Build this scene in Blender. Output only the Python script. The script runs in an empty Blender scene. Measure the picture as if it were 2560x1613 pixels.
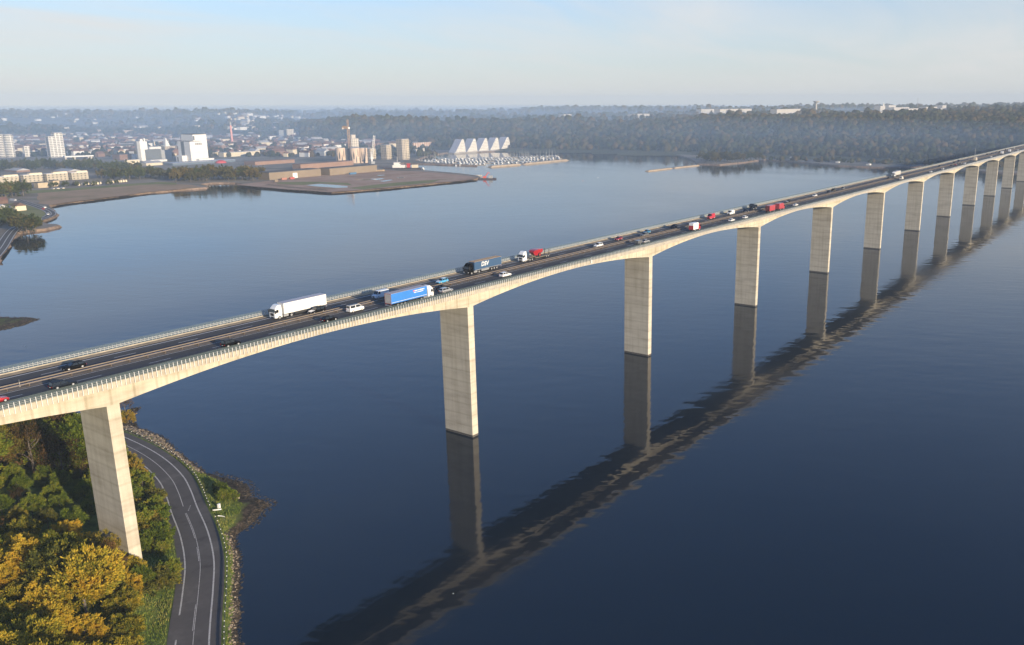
import bpy, math, random
import numpy as np
from mathutils import Vector, Matrix
from mathutils.geometry import tessellate_polygon

scene = bpy.context.scene
COL = scene.collection
R = math.radians
rnd = random.Random(7)

# ------------------------------------------------------------------ camera model (metres; x runs along the bridge, y across it)
FPX, CX, CY = 2155.1, 1515.0, 806.0
PITCH, YAW, CAMH = R(14.41), R(33.74), 105.7
_F = Vector((math.cos(YAW) * math.cos(PITCH), math.sin(YAW) * math.cos(PITCH), -math.sin(PITCH)))
_R = Vector((math.sin(YAW), -math.cos(YAW), 0.0))
_U = _R.cross(_F)

def G(u, v, z=0.0):
    """surveyed point of the photograph (pixel of the 2560 px frame) -> the ground point at height z"""
    d = _F + _R * ((u - CX) / FPX) - _U * ((v - CY) / FPX)
    t = (z - CAMH) / d.z
    return Vector((d.x * t, d.y * t, z))

def GD(u, v, dist):
    """point at horizontal distance dist on the sight line of a pixel"""
    d = _F + _R * ((u - CX) / FPX) - _U * ((v - CY) / FPX)
    t = dist / math.hypot(d.x, d.y)
    return Vector((d.x * t, d.y * t, CAMH + d.z * t))

def PX(p):
    d = Vector(p) - Vector((0, 0, CAMH))
    w = d.dot(_F)
    return CX + FPX * d.dot(_R) / w, CY - FPX * d.dot(_U) / w, w

# ------------------------------------------------------------------ mesh builder
class MB:
    def __init__(s):
        s.v, s.f, s.m = [], [], []

    def add(s, vs, fs, m=0):
        o = len(s.v)
        s.v.extend([tuple(v) for v in vs])
        s.f.extend([tuple(i + o for i in f) for f in fs])
        s.m.extend([m] * len(fs))
        return s

    def box(s, x0, x1, y0, y1, z0, z1, m=0):
        return s.add([(x0, y0, z0), (x1, y0, z0), (x1, y1, z0), (x0, y1, z0), (x0, y0, z1), (x1, y0, z1), (x1, y1, z1), (x0, y1, z1)],
                     [(0, 3, 2, 1), (4, 5, 6, 7), (0, 1, 5, 4), (1, 2, 6, 5), (2, 3, 7, 6), (3, 0, 4, 7)], m)

    def obox(s, c, ax, l, w, z0, z1, m=0, taper=1.0):
        """box with long axis ax (2d unit), centre c"""
        ax = Vector((ax[0], ax[1])).normalized(); n = Vector((-ax.y, ax.x)); c = Vector((c[0], c[1]))
        P = [c + ax * (sx * l / 2) + n * (sy * w / 2) for sx, sy in ((-1, -1), (1, -1), (1, 1), (-1, 1))]
        Q = [c + (p - c) * taper for p in P]
        return s.add([(p.x, p.y, z0) for p in P] + [(p.x, p.y, z1) for p in Q],
                     [(0, 3, 2, 1), (4, 5, 6, 7), (0, 1, 5, 4), (1, 2, 6, 5), (2, 3, 7, 6), (3, 0, 4, 7)], m)

    def quad(s, a, b, c, d, m=0):
        return s.add([a, b, c, d], [(0, 1, 2, 3)], m)

    def loft(s, rings, m=0, caps=True, closed=True):
        n = len(rings[0]); vs = [p for r in rings for p in r]; fs = []
        for k in range(len(rings) - 1):
            for i in range(n if closed else n - 1):
                j = (i + 1) % n
                fs.append((k * n + i, k * n + j, (k + 1) * n + j, (k + 1) * n + i))
        if caps:
            fs.append(tuple(reversed(range(n)))); fs.append(tuple(range((len(rings) - 1) * n, len(rings) * n)))
        return s.add(vs, fs, m)

    def tube(s, pts, radii, n=8, m=0, caps=True):
        pts = [Vector(p) for p in pts]; rings = []
        for i, p in enumerate(pts):
            t = (pts[min(i + 1, len(pts) - 1)] - pts[max(i - 1, 0)]).normalized()
            a = t.orthogonal().normalized() if abs(t.z) > 0.99 else t.cross(Vector((0, 0, 1))).normalized()
            b = t.cross(a); r = radii[i] if hasattr(radii, '__len__') else radii
            rings.append([p + a * (r * math.cos(2 * math.pi * k / n)) + b * (r * math.sin(2 * math.pi * k / n)) for k in range(n)])
        return s.loft(rings, m, caps)

    def prism(s, poly, z0, z1, m=0, mtop=None):
        n = len(poly)
        s.add([(p[0], p[1], z0) for p in poly] + [(p[0], p[1], z1) for p in poly],
              [(i, (i + 1) % n, n + (i + 1) % n, n + i) for i in range(n)], m)
        s.add([(p[0], p[1], z1) for p in poly], [tuple(range(n))], m if mtop is None else mtop)
        return s

    def profile_y(s, poly, y0, y1, m=0):
        """outline in x,z swept along y"""
        n = len(poly)
        s.add([(p[0], y0, p[1]) for p in poly] + [(p[0], y1, p[1]) for p in poly],
              [(i, (i + 1) % n, n + (i + 1) % n, n + i) for i in range(n)] + [tuple(reversed(range(n))), tuple(range(n, 2 * n))], m)
        return s

    def strip(s, A, B, m=0):
        n = len(A)
        return s.add(list(A) + list(B), [(i, i + 1, n + i + 1, n + i) for i in range(n - 1)], m)

    def mesh(s, name, mats, smooth=False):
        me = bpy.data.meshes.new(name)
        me.from_pydata(s.v, [], s.f)
        mats = mats if isinstance(mats, (list, tuple)) else [mats]
        for m in mats: me.materials.append(m)
        if len(mats) > 1: me.polygons.foreach_set('material_index', s.m)
        if smooth: me.polygons.foreach_set('use_smooth', [True] * len(s.f))
        import bmesh
        bm = bmesh.new(); bm.from_mesh(me); bmesh.ops.recalc_face_normals(bm, faces=bm.faces); bm.to_mesh(me); bm.free()
        me.update()
        return me

    def build(s, name, mats, parent=None, smooth=False):
        return link(bpy.data.objects.new(name, s.mesh(name, mats, smooth)), parent)

def link(o, parent=None):
    COL.objects.link(o)
    if parent is not None: o.parent = parent
    return o

def np_mesh(name, V, F, mat, smooth=False):
    """fast mesh from arrays; F is (n,k) with constant k"""
    me = bpy.data.meshes.new(name); k = F.shape[1]
    me.vertices.add(len(V)); me.vertices.foreach_set('co', np.ascontiguousarray(V, dtype=np.float32).ravel())
    me.loops.add(F.size); me.loops.foreach_set('vertex_index', np.ascontiguousarray(F, dtype=np.int32).ravel())
    me.polygons.add(len(F)); me.polygons.foreach_set('loop_start', np.arange(0, F.size, k, dtype=np.int32))
    me.polygons.foreach_set('loop_total', np.full(len(F), k, dtype=np.int32))
    if smooth: me.polygons.foreach_set('use_smooth', np.ones(len(F), dtype=bool))
    me.update(calc_edges=True)
    for m in (mat if isinstance(mat, (list, tuple)) else [mat]): me.materials.append(m)
    return me

def tag(o, label, cat, group=None, kind=None):
    o['label'] = label; o['category'] = cat
    if group: o['group'] = group
    if kind: o['kind'] = kind
    return o

def setting(o, kind='structure', label=None):
    o['kind'] = kind
    if label: o['label'] = label
    return o

def thing(name, label, cat, loc=(0, 0, 0), rz=0.0, group=None):
    o = bpy.data.objects.new(name, None); o.empty_display_size = 0.5
    COL.objects.link(o); o.location = loc; o.rotation_euler = (0, 0, rz)
    return tag(o, label, cat, group)

CHILDREN = {}
def kids(o):
    return [c for c in COL.objects if c.parent == o]

def copy_tree(o, parent=None, ch=None):
    c = o.copy(); COL.objects.link(c); c.parent = parent
    for k, sub in (ch if ch is not None else tree(o)): copy_tree(k, c, sub)
    return c

def tree(o):
    return [(c, tree(c)) for c in o.children]

# ------------------------------------------------------------------ materials
MATS = {}
def nodes(name):
    m = bpy.data.materials.new(name); m.use_nodes = True
    nt = m.node_tree
    return m, nt, nt.nodes['Principled BSDF']

def N(nt, typ, **kw):
    n = nt.nodes.new(typ)
    for k, v in kw.items():
        if k.startswith('i_'):
            key = k[2:]
            n.inputs[int(key) if key.isdigit() else key.replace('_', ' ')].default_value = v
        else: setattr(n, k, v)
    return n

def L(nt, a, b): nt.links.new(a, b)

def ramp(nt, fac, stops, interp='LINEAR'):
    r = nt.nodes.new('ShaderNodeValToRGB'); r.color_ramp.interpolation = interp
    el = r.color_ramp.elements
    while len(el) < len(stops): el.new(0.5)
    for e, (p, c) in zip(el, stops):
        e.position = p; e.color = (c[0], c[1], c[2], 1)
    L(nt, fac, r.inputs['Fac'])
    return r.outputs['Color']

def texco(nt, kind='Object', scale=(1, 1, 1), rot=(0, 0, 0)):
    t = nt.nodes.new('ShaderNodeTexCoord'); mp = nt.nodes.new('ShaderNodeMapping')
    mp.inputs['Scale'].default_value = scale; mp.inputs['Rotation'].default_value = rot
    L(nt, t.outputs[kind], mp.inputs['Vector'])
    return mp.outputs['Vector']

def noise(nt, vec, scale, detail=4, rough=0.55):
    n = nt.nodes.new('ShaderNodeTexNoise'); n.inputs['Scale'].default_value = scale
    n.inputs['Detail'].default_value = detail; n.inputs['Roughness'].default_value = rough
    L(nt, vec, n.inputs['Vector'])
    return n.outputs['Fac']

def sc(c, k): return tuple(min(1, x * k) for x in c[:3])

def plain(name, col, rough=0.6, metal=0.0, var=0.12, scale=1.5, coat=0.0, bump=0.0, spec=0.5, world=False):
    """a painted or rough surface with slight worn variation"""
    if name in MATS: return MATS[name]
    m, nt, b = nodes(name)
    vec = texco(nt, 'Object')
    f = noise(nt, vec, scale, 5)
    L(nt, ramp(nt, f, [(0.3, sc(col, 1 - var)), (0.7, sc(col, 1 + var))]), b.inputs['Base Color'])
    b.inputs['Roughness'].default_value = rough; b.inputs['Metallic'].default_value = metal
    b.inputs['Coat Weight'].default_value = coat; b.inputs['Coat Roughness'].default_value = 0.08
    b.inputs['Specular IOR Level'].default_value = spec
    if bump:
        bp = N(nt, 'ShaderNodeBump'); bp.inputs['Strength'].default_value = bump; bp.inputs['Distance'].default_value = 0.1
        L(nt, noise(nt, vec, scale * 6, 4), bp.inputs['Height']); L(nt, bp.outputs['Normal'], b.inputs['Normal'])
    MATS[name] = m
    return m

def glassy(name, col=(0.02, 0.025, 0.03), rough=0.06):
    if name in MATS: return MATS[name]
    m, nt, b = nodes(name)
    f = noise(nt, texco(nt, 'Object'), 2.0, 2)
    L(nt, ramp(nt, f, [(0.3, sc(col, 0.8)), (0.7, sc(col, 1.2))]), b.inputs['Base Color'])
    b.inputs['Roughness'].default_value = rough; b.inputs['Specular IOR Level'].default_value = 0.7
    MATS[name] = m
    return m

def paint(name, col, rough=0.35): return plain(name, col, rough, 0.0, 0.05, 1.0, coat=0.5)
# ------------------------------------------------------------------ camera
cd = bpy.data.cameras.new('camera'); cam = bpy.data.objects.new('camera', cd); COL.objects.link(cam)
cd.sensor_width = 36.0; cd.lens = FPX / 2560 * 36.0
cd.shift_x = (1280 - CX) / 2560; cd.clip_start = 1.0; cd.clip_end = 60000
M = Matrix((( _R.x, _U.x, -_F.x, 0), (_R.y, _U.y, -_F.y, 0), (_R.z, _U.z, -_F.z, CAMH), (0, 0, 0, 1)))
cam.matrix_world = M
scene.camera = cam

# ------------------------------------------------------------------ light: low autumn sun behind the camera, from the near side of the bridge
SUN_EL = R(11.5)
SUN_TO = Vector((-0.19, -1.0, 0)).normalized()           # towards the sun, on the ground
sdir = Vector((SUN_TO.x * math.cos(SUN_EL), SUN_TO.y * math.cos(SUN_EL), math.sin(SUN_EL)))
sl = bpy.data.lights.new('sun', 'SUN'); sl.energy = 4.7; sl.angle = R(0.53); sl.color = (1.0, 0.83, 0.60)
so = bpy.data.objects.new('sun', sl); COL.objects.link(so)
so.rotation_euler = (-sdir).to_track_quat('-Z', 'Y').to_euler(); so.location = (0, -300, 200)

w = bpy.data.worlds.new('World'); scene.world = w; w.use_nodes = True
nt = w.node_tree; nt.nodes.clear()
out = N(nt, 'ShaderNodeOutputWorld'); bg = N(nt, 'ShaderNodeBackground')
bg.inputs['Strength'].default_value = 0.12
L(nt, bg.outputs[0], out.inputs['Surface'])
geo = N(nt, 'ShaderNodeTexCoord')
sep = N(nt, 'ShaderNodeSeparateXYZ'); L(nt, geo.outputs['Generated'], sep.inputs[0])
mx = N(nt, 'ShaderNodeMath', operation='MAXIMUM', i_1=0.012); L(nt, sep.outputs['Z'], mx.inputs[0])
cmb = N(nt, 'ShaderNodeCombineXYZ'); L(nt, sep.outputs['X'], cmb.inputs[0]); L(nt, sep.outputs['Y'], cmb.inputs[1]); L(nt, mx.outputs[0], cmb.inputs[2])
sky = N(nt, 'ShaderNodeTexSky', sky_type='NISHITA', sun_disc=False, sun_elevation=SUN_EL, altitude=0.0)
sky.sun_rotation = math.atan2(SUN_TO.x, SUN_TO.y)
sky.air_density = 1.0; sky.dust_density = 0.25; sky.ozone_density = 4.5
L(nt, cmb.outputs[0], sky.inputs['Vector'])
# thin high cloud: noise on the plane of the cloud layer (direction divided by its height)
dv = N(nt, 'ShaderNodeVectorMath', operation='DIVIDE'); L(nt, geo.outputs['Generated'], dv.inputs[0])
az = N(nt, 'ShaderNodeMath', operation='ADD', i_1=0.10); L(nt, mx.outputs[0], az.inputs[0])
c3 = N(nt, 'ShaderNodeCombineXYZ')
for i in range(3): L(nt, az.outputs[0], c3.inputs[i])
L(nt, c3.outputs[0], dv.inputs[1])
mp = N(nt, 'ShaderNodeMapping'); mp.inputs['Rotation'].default_value = (0, 0, R(-62)); mp.inputs['Scale'].default_value = (0.55, 1.5, 1)
mp.inputs['Location'].default_value = (0.35, 0.2, 0)
L(nt, dv.outputs[0], mp.inputs['Vector'])
nz = N(nt, 'ShaderNodeTexNoise'); nz.inputs['Scale'].default_value = 0.75; nz.inputs['Detail'].default_value = 7; nz.inputs['Roughness'].default_value = 0.56; nz.inputs['Distortion'].default_value = 0.6
L(nt, mp.outputs[0], nz.inputs['Vector'])
nz2 = N(nt, 'ShaderNodeTexNoise'); nz2.inputs['Scale'].default_value = 0.22; nz2.inputs['Detail'].default_value = 3
L(nt, dv.outputs[0], nz2.inputs['Vector'])
mulc = N(nt, 'ShaderNodeMath', operation='MULTIPLY'); L(nt, nz.outputs['Fac'], mulc.inputs[0]); L(nt, nz2.outputs['Fac'], mulc.inputs[1])
mr = N(nt, 'ShaderNodeMapRange'); mr.inputs['From Min'].default_value = 0.19; mr.inputs['From Max'].default_value = 0.40; mr.inputs['To Max'].default_value = 0.85
L(nt, mulc.outputs[0], mr.inputs['Value'])
fade = N(nt, 'ShaderNodeMapRange'); fade.inputs['From Min'].default_value = 0.13; fade.inputs['From Max'].default_value = 0.30; fade.inputs['To Min'].default_value = 1.0; fade.inputs['To Max'].default_value = 0.12
L(nt, sep.outputs['Z'], fade.inputs['Value']); cf = N(nt, 'ShaderNodeMath', operation='MULTIPLY'); L(nt, mr.outputs[0], cf.inputs[0]); L(nt, fade.outputs[0], cf.inputs[1])
mixc = N(nt, 'ShaderNodeMix', data_type='RGBA'); L(nt, cf.outputs[0], mixc.inputs['Factor'])
dim = N(nt, 'ShaderNodeMix', data_type='RGBA', blend_type='MULTIPLY'); dim.inputs['Factor'].default_value = 1.0; dim.inputs['B'].default_value = (0.80, 0.94, 1.10, 1)
L(nt, sky.outputs[0], dim.inputs['A']); L(nt, dim.outputs['Result'], mixc.inputs['A']); mixc.inputs['B'].default_value = (4.3, 4.35, 4.4, 1)
# pale ground haze low over the horizon
hzf = N(nt, 'ShaderNodeMath', operation='MULTIPLY', i_1=-6.0); L(nt, mx.outputs[0], hzf.inputs[0])
hze = N(nt, 'ShaderNodeMath', operation='EXPONENT'); L(nt, hzf.outputs[0], hze.inputs[0])
hzm = N(nt, 'ShaderNodeMath', operation='MULTIPLY', i_1=0.95); L(nt, hze.outputs[0], hzm.inputs[0])
mixh = N(nt, 'ShaderNodeMix', data_type='RGBA'); L(nt, hzm.outputs[0], mixh.inputs['Factor'])
L(nt, mixc.outputs['Result'], mixh.inputs['A']); mixh.inputs['B'].default_value = (3.62, 3.60, 3.52, 1)
L(nt, mixh.outputs['Result'], bg.inputs['Color'])

scene.view_settings.view_transform = 'Standard'; scene.view_settings.look = 'None'
scene.view_settings.exposure = 0.75; scene.view_settings.gamma = 1.0
cy = scene.cycles
cy.max_bounces = 6; cy.diffuse_bounces = 2; cy.glossy_bounces = 3; cy.transmission_bounces = 3; cy.transparent_max_bounces = 12; cy.volume_bounces = 0
cy.use_denoising = True; cy.sample_clamp_indirect = 4.0
cy.use_adaptive_sampling = True; cy.adaptive_threshold = 0.012

# ------------------------------------------------------------------ air
hz = MB().box(-3000, 7300, -4000, 7300, -6, 150)
m, nt, b = nodes('haze_air'); nt.nodes.remove(b)
pv = N(nt, 'ShaderNodeVolumePrincipled'); pv.inputs['Color'].default_value = (0.60, 0.735, 0.90, 1)
pv.inputs['Density'].default_value = 0.00013; pv.inputs['Anisotropy'].default_value = -0.10
L(nt, pv.outputs[0], nt.nodes['Material Output'].inputs['Volume'])
haze = hz.build('haze', m); setting(haze, 'stuff', 'thin blue morning haze over the fjord and the town')

m, nt, b = nodes('valley_mist_air'); nt.nodes.remove(b)
pv = N(nt, 'ShaderNodeVolumePrincipled'); pv.inputs['Color'].default_value = (0.62, 0.76, 0.97, 1); pv.inputs['Density'].default_value = 0.0007
L(nt, pv.outputs[0], nt.nodes['Material Output'].inputs['Volume'])
mist = MB()
def mist_ring(d, z0, z1): return [[tuple(GD(u, 400, d).to_2d()) + (z,) for u in (-900, 0, 300, 520, 700, 800)] for z in (z0, z1)]
a0, b0 = mist_ring(3550, 1, 16); a1, b1 = mist_ring(4250, 1, 30); k6 = range(5)
mist.add(a0 + b0 + a1 + b1, [(i, i + 1, 7 + i, 6 + i) for i in k6] + [(12 + i, 18 + i, 19 + i, 13 + i) for i in k6] + [(6 + i, 7 + i, 19 + i, 18 + i) for i in k6] + [(i, 12 + i, 13 + i, i + 1) for i in k6] + [(0, 6, 18, 12), (5, 17, 23, 11)])
m2, nt2, b2 = nodes('town_mist_air'); nt2.nodes.remove(b2)
pv2 = N(nt2, 'ShaderNodeVolumePrincipled'); pv2.inputs['Color'].default_value = (0.38, 0.62, 1.0, 1); pv2.inputs['Density'].default_value = 0.00036
L(nt2, pv2.outputs[0], nt2.nodes['Material Output'].inputs['Volume'])
us = (-900, -300, 300, 900, 1500, 2100, 2700, 3300); n8 = len(us); bank = MB()
rg = [[tuple(GD(u, 400, d).to_2d()) + (z,) for u in us] for d, z in ((1330, .5), (1330, 60), (6400, .5), (6400, 84))]
bank.add(sum(rg, []), [(i, i + 1, n8 + i + 1, n8 + i) for i in range(n8 - 1)] + [(2 * n8 + i, 3 * n8 + i, 3 * n8 + i + 1, 2 * n8 + i + 1) for i in range(n8 - 1)] + [(n8 + i, n8 + i + 1, 3 * n8 + i + 1, 3 * n8 + i) for i in range(n8 - 1)] + [(i, 2 * n8 + i, 2 * n8 + i + 1, i + 1) for i in range(n8 - 1)] + [(0, n8, 3 * n8, 2 * n8), (n8 - 1, 3 * n8 - 1, 4 * n8 - 1, 2 * n8 - 1)])
setting(bank.build('shore_mist', m2), 'stuff', 'thin morning mist hanging over the town and the far woods')
setting(mist.build('valley_mist', m), 'stuff', 'bank of pale mist lying in the valley behind the town')
# ------------------------------------------------------------------ water
m, nt, b = nodes('fjord_water')
b.inputs['Base Color'].default_value = (0.001, 0.009, 0.020, 1); b.inputs['Roughness'].default_value = 0.03; b.inputs['IOR'].default_value = 1.333; b.inputs['Specular IOR Level'].default_value = 0.5
def wn(rot, lx, ly, det, amp):
    t = N(nt, 'ShaderNodeTexCoord'); mp = N(nt, 'ShaderNodeMapping', vector_type='TEXTURE')
    mp.inputs['Rotation'].default_value = (0, 0, rot); mp.inputs['Scale'].default_value = (lx, ly, 1)
    L(nt, t.outputs['Object'], mp.inputs['Vector'])
    f = noise(nt, mp.outputs['Vector'], 1.0, det, 0.5)
    mm = N(nt, 'ShaderNodeMath', operation='MULTIPLY', i_1=amp); L(nt, f, mm.inputs[0])
    return mm.outputs[0]
a = wn(R(40), 5.5, 26.0, 1, 0.042)
c = wn(R(26), 2.0, 9.0, 2, 0.014)
e = wn(R(92), 3.4, 10.0, 1, 0.034)
g = wn(R(16), 7.0, 45.0, 1, 0.055)
d = wn(R(60), 40.0, 90.0, 2, 0.10)
s1 = N(nt, 'ShaderNodeMath', operation='ADD'); L(nt, a, s1.inputs[0]); L(nt, c, s1.inputs[1])
s2 = N(nt, 'ShaderNodeMath', operation='ADD'); s0 = N(nt, 'ShaderNodeMath', operation='ADD'); L(nt, s1.outputs[0], s0.inputs[0]); L(nt, e, s0.inputs[1]); s3 = N(nt, 'ShaderNodeMath', operation='ADD'); L(nt, s0.outputs[0], s3.inputs[0]); L(nt, g, s3.inputs[1]); L(nt, s3.outputs[0], s2.inputs[0]); L(nt, d, s2.inputs[1])
bp = N(nt, 'ShaderNodeBump'); bp.inputs['Strength'].default_value = 1.0; bp.inputs['Distance'].default_value = 1.0
L(nt, s2.outputs[0], bp.inputs['Height']); L(nt, bp.outputs['Normal'], b.inputs['Normal'])
# wind lanes: slightly rougher patches far out
pf = noise(nt, texco(nt, 'Object', (1, 0.25, 1), (0, 0, R(-50))), 0.006, 4)
mr = N(nt, 'ShaderNodeMapRange'); mr.inputs['From Min'].default_value = 0.42; mr.inputs['From Max'].default_value = 0.62; mr.inputs['To Min'].default_value = 0.015; mr.inputs['To Max'].default_value = 0.10
L(nt, pf, mr.inputs['Value']); L(nt, mr.outputs[0], b.inputs['Roughness'])
WATER = m
wm = MB(); wm.quad((-2900, -3900, 0), (7200, -3900, 0), (7200, 7200, 0), (-2900, 7200, 0))
setting(wm.build('water', WATER), 'structure', 'calm blue fjord water with fine ripples')
# ------------------------------------------------------------------ the motorway bridge
HX = [193.4 + 110 * k for k in range(-1, 10)]
HH = [43.9, 43.4, 43.0, 42.4, 41.7, 41.3, 40.8, 40.4, 40.1, 39.6, 39.4]
def soffit(x):
    if x <= HX[0]: return HH[0] + (HX[0] - x) * 0.0045
    if x >= HX[-1]: return HH[-1] - (x - HX[-1]) * 0.004
    return float(np.interp(x, HX, HH))
def zdeck(x): return soffit(x) + 6.7
YC, YN, YF, WN, WF = 187.1, 175.0, 199.2, 181.1, 193.1
XA, XB = -300.0, 1800.0
def span_t(x):
    t = abs((x - 194.7 + 55) % 110 - 55)
    return t
def depth(x):
    t = span_t(x)
    return 3.2 + 3.5 * max(0.0, (1 - max(0, t - 1.3) / 53.7)) ** 2.0

m, nt, b = nodes('bridge_concrete')
vec = texco(nt, 'Object')
f1 = noise(nt, texco(nt, 'Object', (0.10, 0.10, 0.5)), 0.8, 6, 0.6)
f2 = noise(nt, texco(nt, 'Object', (1.0, 1.0, 0.06)), 0.6, 5, 0.6)
wv = N(nt, 'ShaderNodeTexWave', wave_type='BANDS', bands_direction='Z'); wv.inputs['Scale'].default_value = 0.085; wv.inputs['Distortion'].default_value = 0.10
L(nt, vec, wv.inputs['Vector'])
mx1 = N(nt, 'ShaderNodeMix', data_type='RGBA', blend_type='MULTIPLY'); mx1.inputs['Factor'].default_value = 1.0
L(nt, ramp(nt, f1, [(0.25, (0.37, 0.325, 0.255)), (0.5, (0.50, 0.455, 0.365)), (0.78, (0.58, 0.54, 0.44))]), mx1.inputs['A'])
L(nt, ramp(nt, f2, [(0.28, (0.80, 0.78, 0.74)), (0.55, (1, 1, 1))]), mx1.inputs['B'])
mx2 = N(nt, 'ShaderNodeMix', data_type='RGBA', blend_type='MULTIPLY'); mx2.inputs['Factor'].default_value = 1.0
L(nt, mx1.outputs['Result'], mx2.inputs['A'])
L(nt, ramp(nt, wv.outputs['Fac'], [(0.0, (0.87, 0.86, 0.84)), (0.10, (1, 1, 1))]), mx2.inputs['B'])
L(nt, mx2.outputs['Result'], b.inputs['Base Color']); b.inputs['Roughness'].default_value = 0.85
CONC = m
CONC_WET = plain('wet_concrete_stain', (0.10, 0.09, 0.075), 0.5, var=0.3)
EDGEC = plain('edge_beam_concrete', (0.40, 0.35, 0.27), 0.85, var=0.22, scale=0.7)
ALU = plain('galvanised_rail', (0.62, 0.60, 0.56), 0.45, 0.25, var=0.08)
POSTM = plain('white_coated_post', (0.78, 0.77, 0.74), 0.45, 0.0, var=0.05)
VERGE = plain('sandy_verge_concrete', (0.34, 0.27, 0.18), 0.9, var=0.3, scale=0.6)

m, nt, b = nodes('asphalt')
vec = texco(nt, 'Object')
fa = noise(nt, texco(nt, 'Object', (0.02, 1.1, 1)), 1.0, 4); fb = noise(nt, vec, 9.0, 3)
mxa = N(nt, 'ShaderNodeMix', data_type='RGBA', blend_type='MULTIPLY'); mxa.inputs['Factor'].default_value = 1.0
L(nt, ramp(nt, fa, [(0.3, (0.040, 0.037, 0.036)), (0.7, (0.066, 0.061, 0.058))]), mxa.inputs['A']); L(nt, ramp(nt, fb, [(0.3, (0.85, 0.85, 0.85)), (0.7, (1.1, 1.1, 1.1))]), mxa.inputs['B'])
L(nt, mxa.outputs['Result'], b.inputs['Base Color']); b.inputs['Roughness'].default_value = 0.8
ASPH = m
LINE = plain('road_marking_white', (0.72, 0.71, 0.68), 0.7, var=0.12, scale=2)

m, nt, b = nodes('wind_screen_mesh')
tr = N(nt, 'ShaderNodeBsdfTransparent'); ms = N(nt, 'ShaderNodeMixShader')
wv = N(nt, 'ShaderNodeTexWave', wave_type='BANDS', bands_direction='Z'); wv.inputs['Scale'].default_value = 0.9
L(nt, texco(nt, 'Object'), wv.inputs['Vector'])
b.inputs['Base Color'].default_value = (0.10, 0.135, 0.135, 1); b.inputs['Roughness'].default_value = 0.5
mr = N(nt, 'ShaderNodeMapRange'); mr.inputs['To Min'].default_value = 0.40; mr.inputs['To Max'].default_value = 0.5
L(nt, wv.outputs['Fac'], mr.inputs['Value']); L(nt, mr.outputs[0], ms.inputs[0])
L(nt, tr.outputs[0], ms.inputs[1]); L(nt, b.outputs[0], ms.inputs[2]); L(nt, ms.outputs[0], nt.nodes['Material Output'].inputs['Surface'])
SCREEN = m

bridge = thing('motorway_bridge', 'long pale concrete motorway bridge on tall slab piers crossing the fjord', 'bridge', (0, 0, 0))
xs = sorted(set([XA + 2.5 * i for i in range(int((XB - XA) / 2.5) + 1)] + [193.4 + 110 * k for k in range(-4, 15)] + [196.05 + 110 * k for k in range(-4, 15)]))
rings = []
for x in xs:
    z = zdeck(x); zb = z - depth(x); e = 0.62
    rings.append([(x, YN + .25, z - .10), (x, YN + .25, z - .95), (x, WN, z - 1.55), (x, WN, zb), (x, WF, zb), (x, WF, z - 1.55), (x, YF - .25, z - .95), (x, YF - .25, z - .10)])
CONC_G = CONC.copy(); CONC_G.name = 'girder_concrete'; nt = CONC_G.node_tree
wg = N(nt, 'ShaderNodeTexWave', wave_type='BANDS', bands_direction='X'); wg.inputs['Scale'].default_value = 0.0632; wg.inputs['Distortion'].default_value = 0.05
L(nt, texco(nt, 'Object'), wg.inputs['Vector'])
st_ = noise(nt, texco(nt, 'Object', (.55, .55, .05)), 1.0, 5, .65)
mg = N(nt, 'ShaderNodeMix', data_type='RGBA', blend_type='MULTIPLY'); mg.inputs['Factor'].default_value = 1.0; mg2 = N(nt, 'ShaderNodeMix', data_type='RGBA', blend_type='MULTIPLY'); mg2.inputs['Factor'].default_value = 1.0
L(nt, ramp(nt, wg.outputs['Fac'], [(0.0, (.80, .78, .74)), (.05, (1, 1, 1))]), mg.inputs['A']); L(nt, ramp(nt, st_, [(.33, (.87, .85, .80)), (.48, (1, 1, 1))]), mg.inputs['B'])
pb_n = nt.nodes['Principled BSDF']; src = pb_n.inputs['Base Color'].links[0].from_socket
L(nt, src, mg2.inputs['A']); L(nt, mg.outputs['Result'], mg2.inputs['B']); L(nt, mg2.outputs['Result'], pb_n.inputs['Base Color'])
MB().loft(rings).build('girder', CONC_G, bridge)
# carriageways (asphalt), verges, edge beams
xr = [XA + 10 * i for i in range(int((XB - XA) / 10) + 1)]
def along(y0, y1, dz0, dz1, x0=XA, x1=XB):
    mb = MB(); X = [x for x in xr if x0 <= x <= x1]
    mb.loft([[(x, y0, zdeck(x) + dz0), (x, y1, zdeck(x) + dz0), (x, y1, zdeck(x) + dz1), (x, y0, zdeck(x) + dz1)] for x in X])
    return mb
along(YN + 1.5, 186.0, -.12, 0).build('carriageway', ASPH, bridge)
along(188.2, YF - 2.2, -.12, 0).build('carriageway', ASPH, bridge)
along(186.0, 188.2, -.12, .03).build('median_strip', plain('dusty_median', (.15, .125, .10), .9, var=.25, scale=.5), bridge)
along(YN + .3, YN + 1.5, -.12, .04).build('verge', VERGE, bridge)
along(YF - 2.2, YF - .3, -.12, .03).build('verge', VERGE, bridge)
along(YN, YN + .3, -1.25, .22).build('edge_beam', EDGEC, bridge)
along(YF - .3, YF, -1.25, .22).build('edge_beam', EDGEC, bridge)

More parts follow.
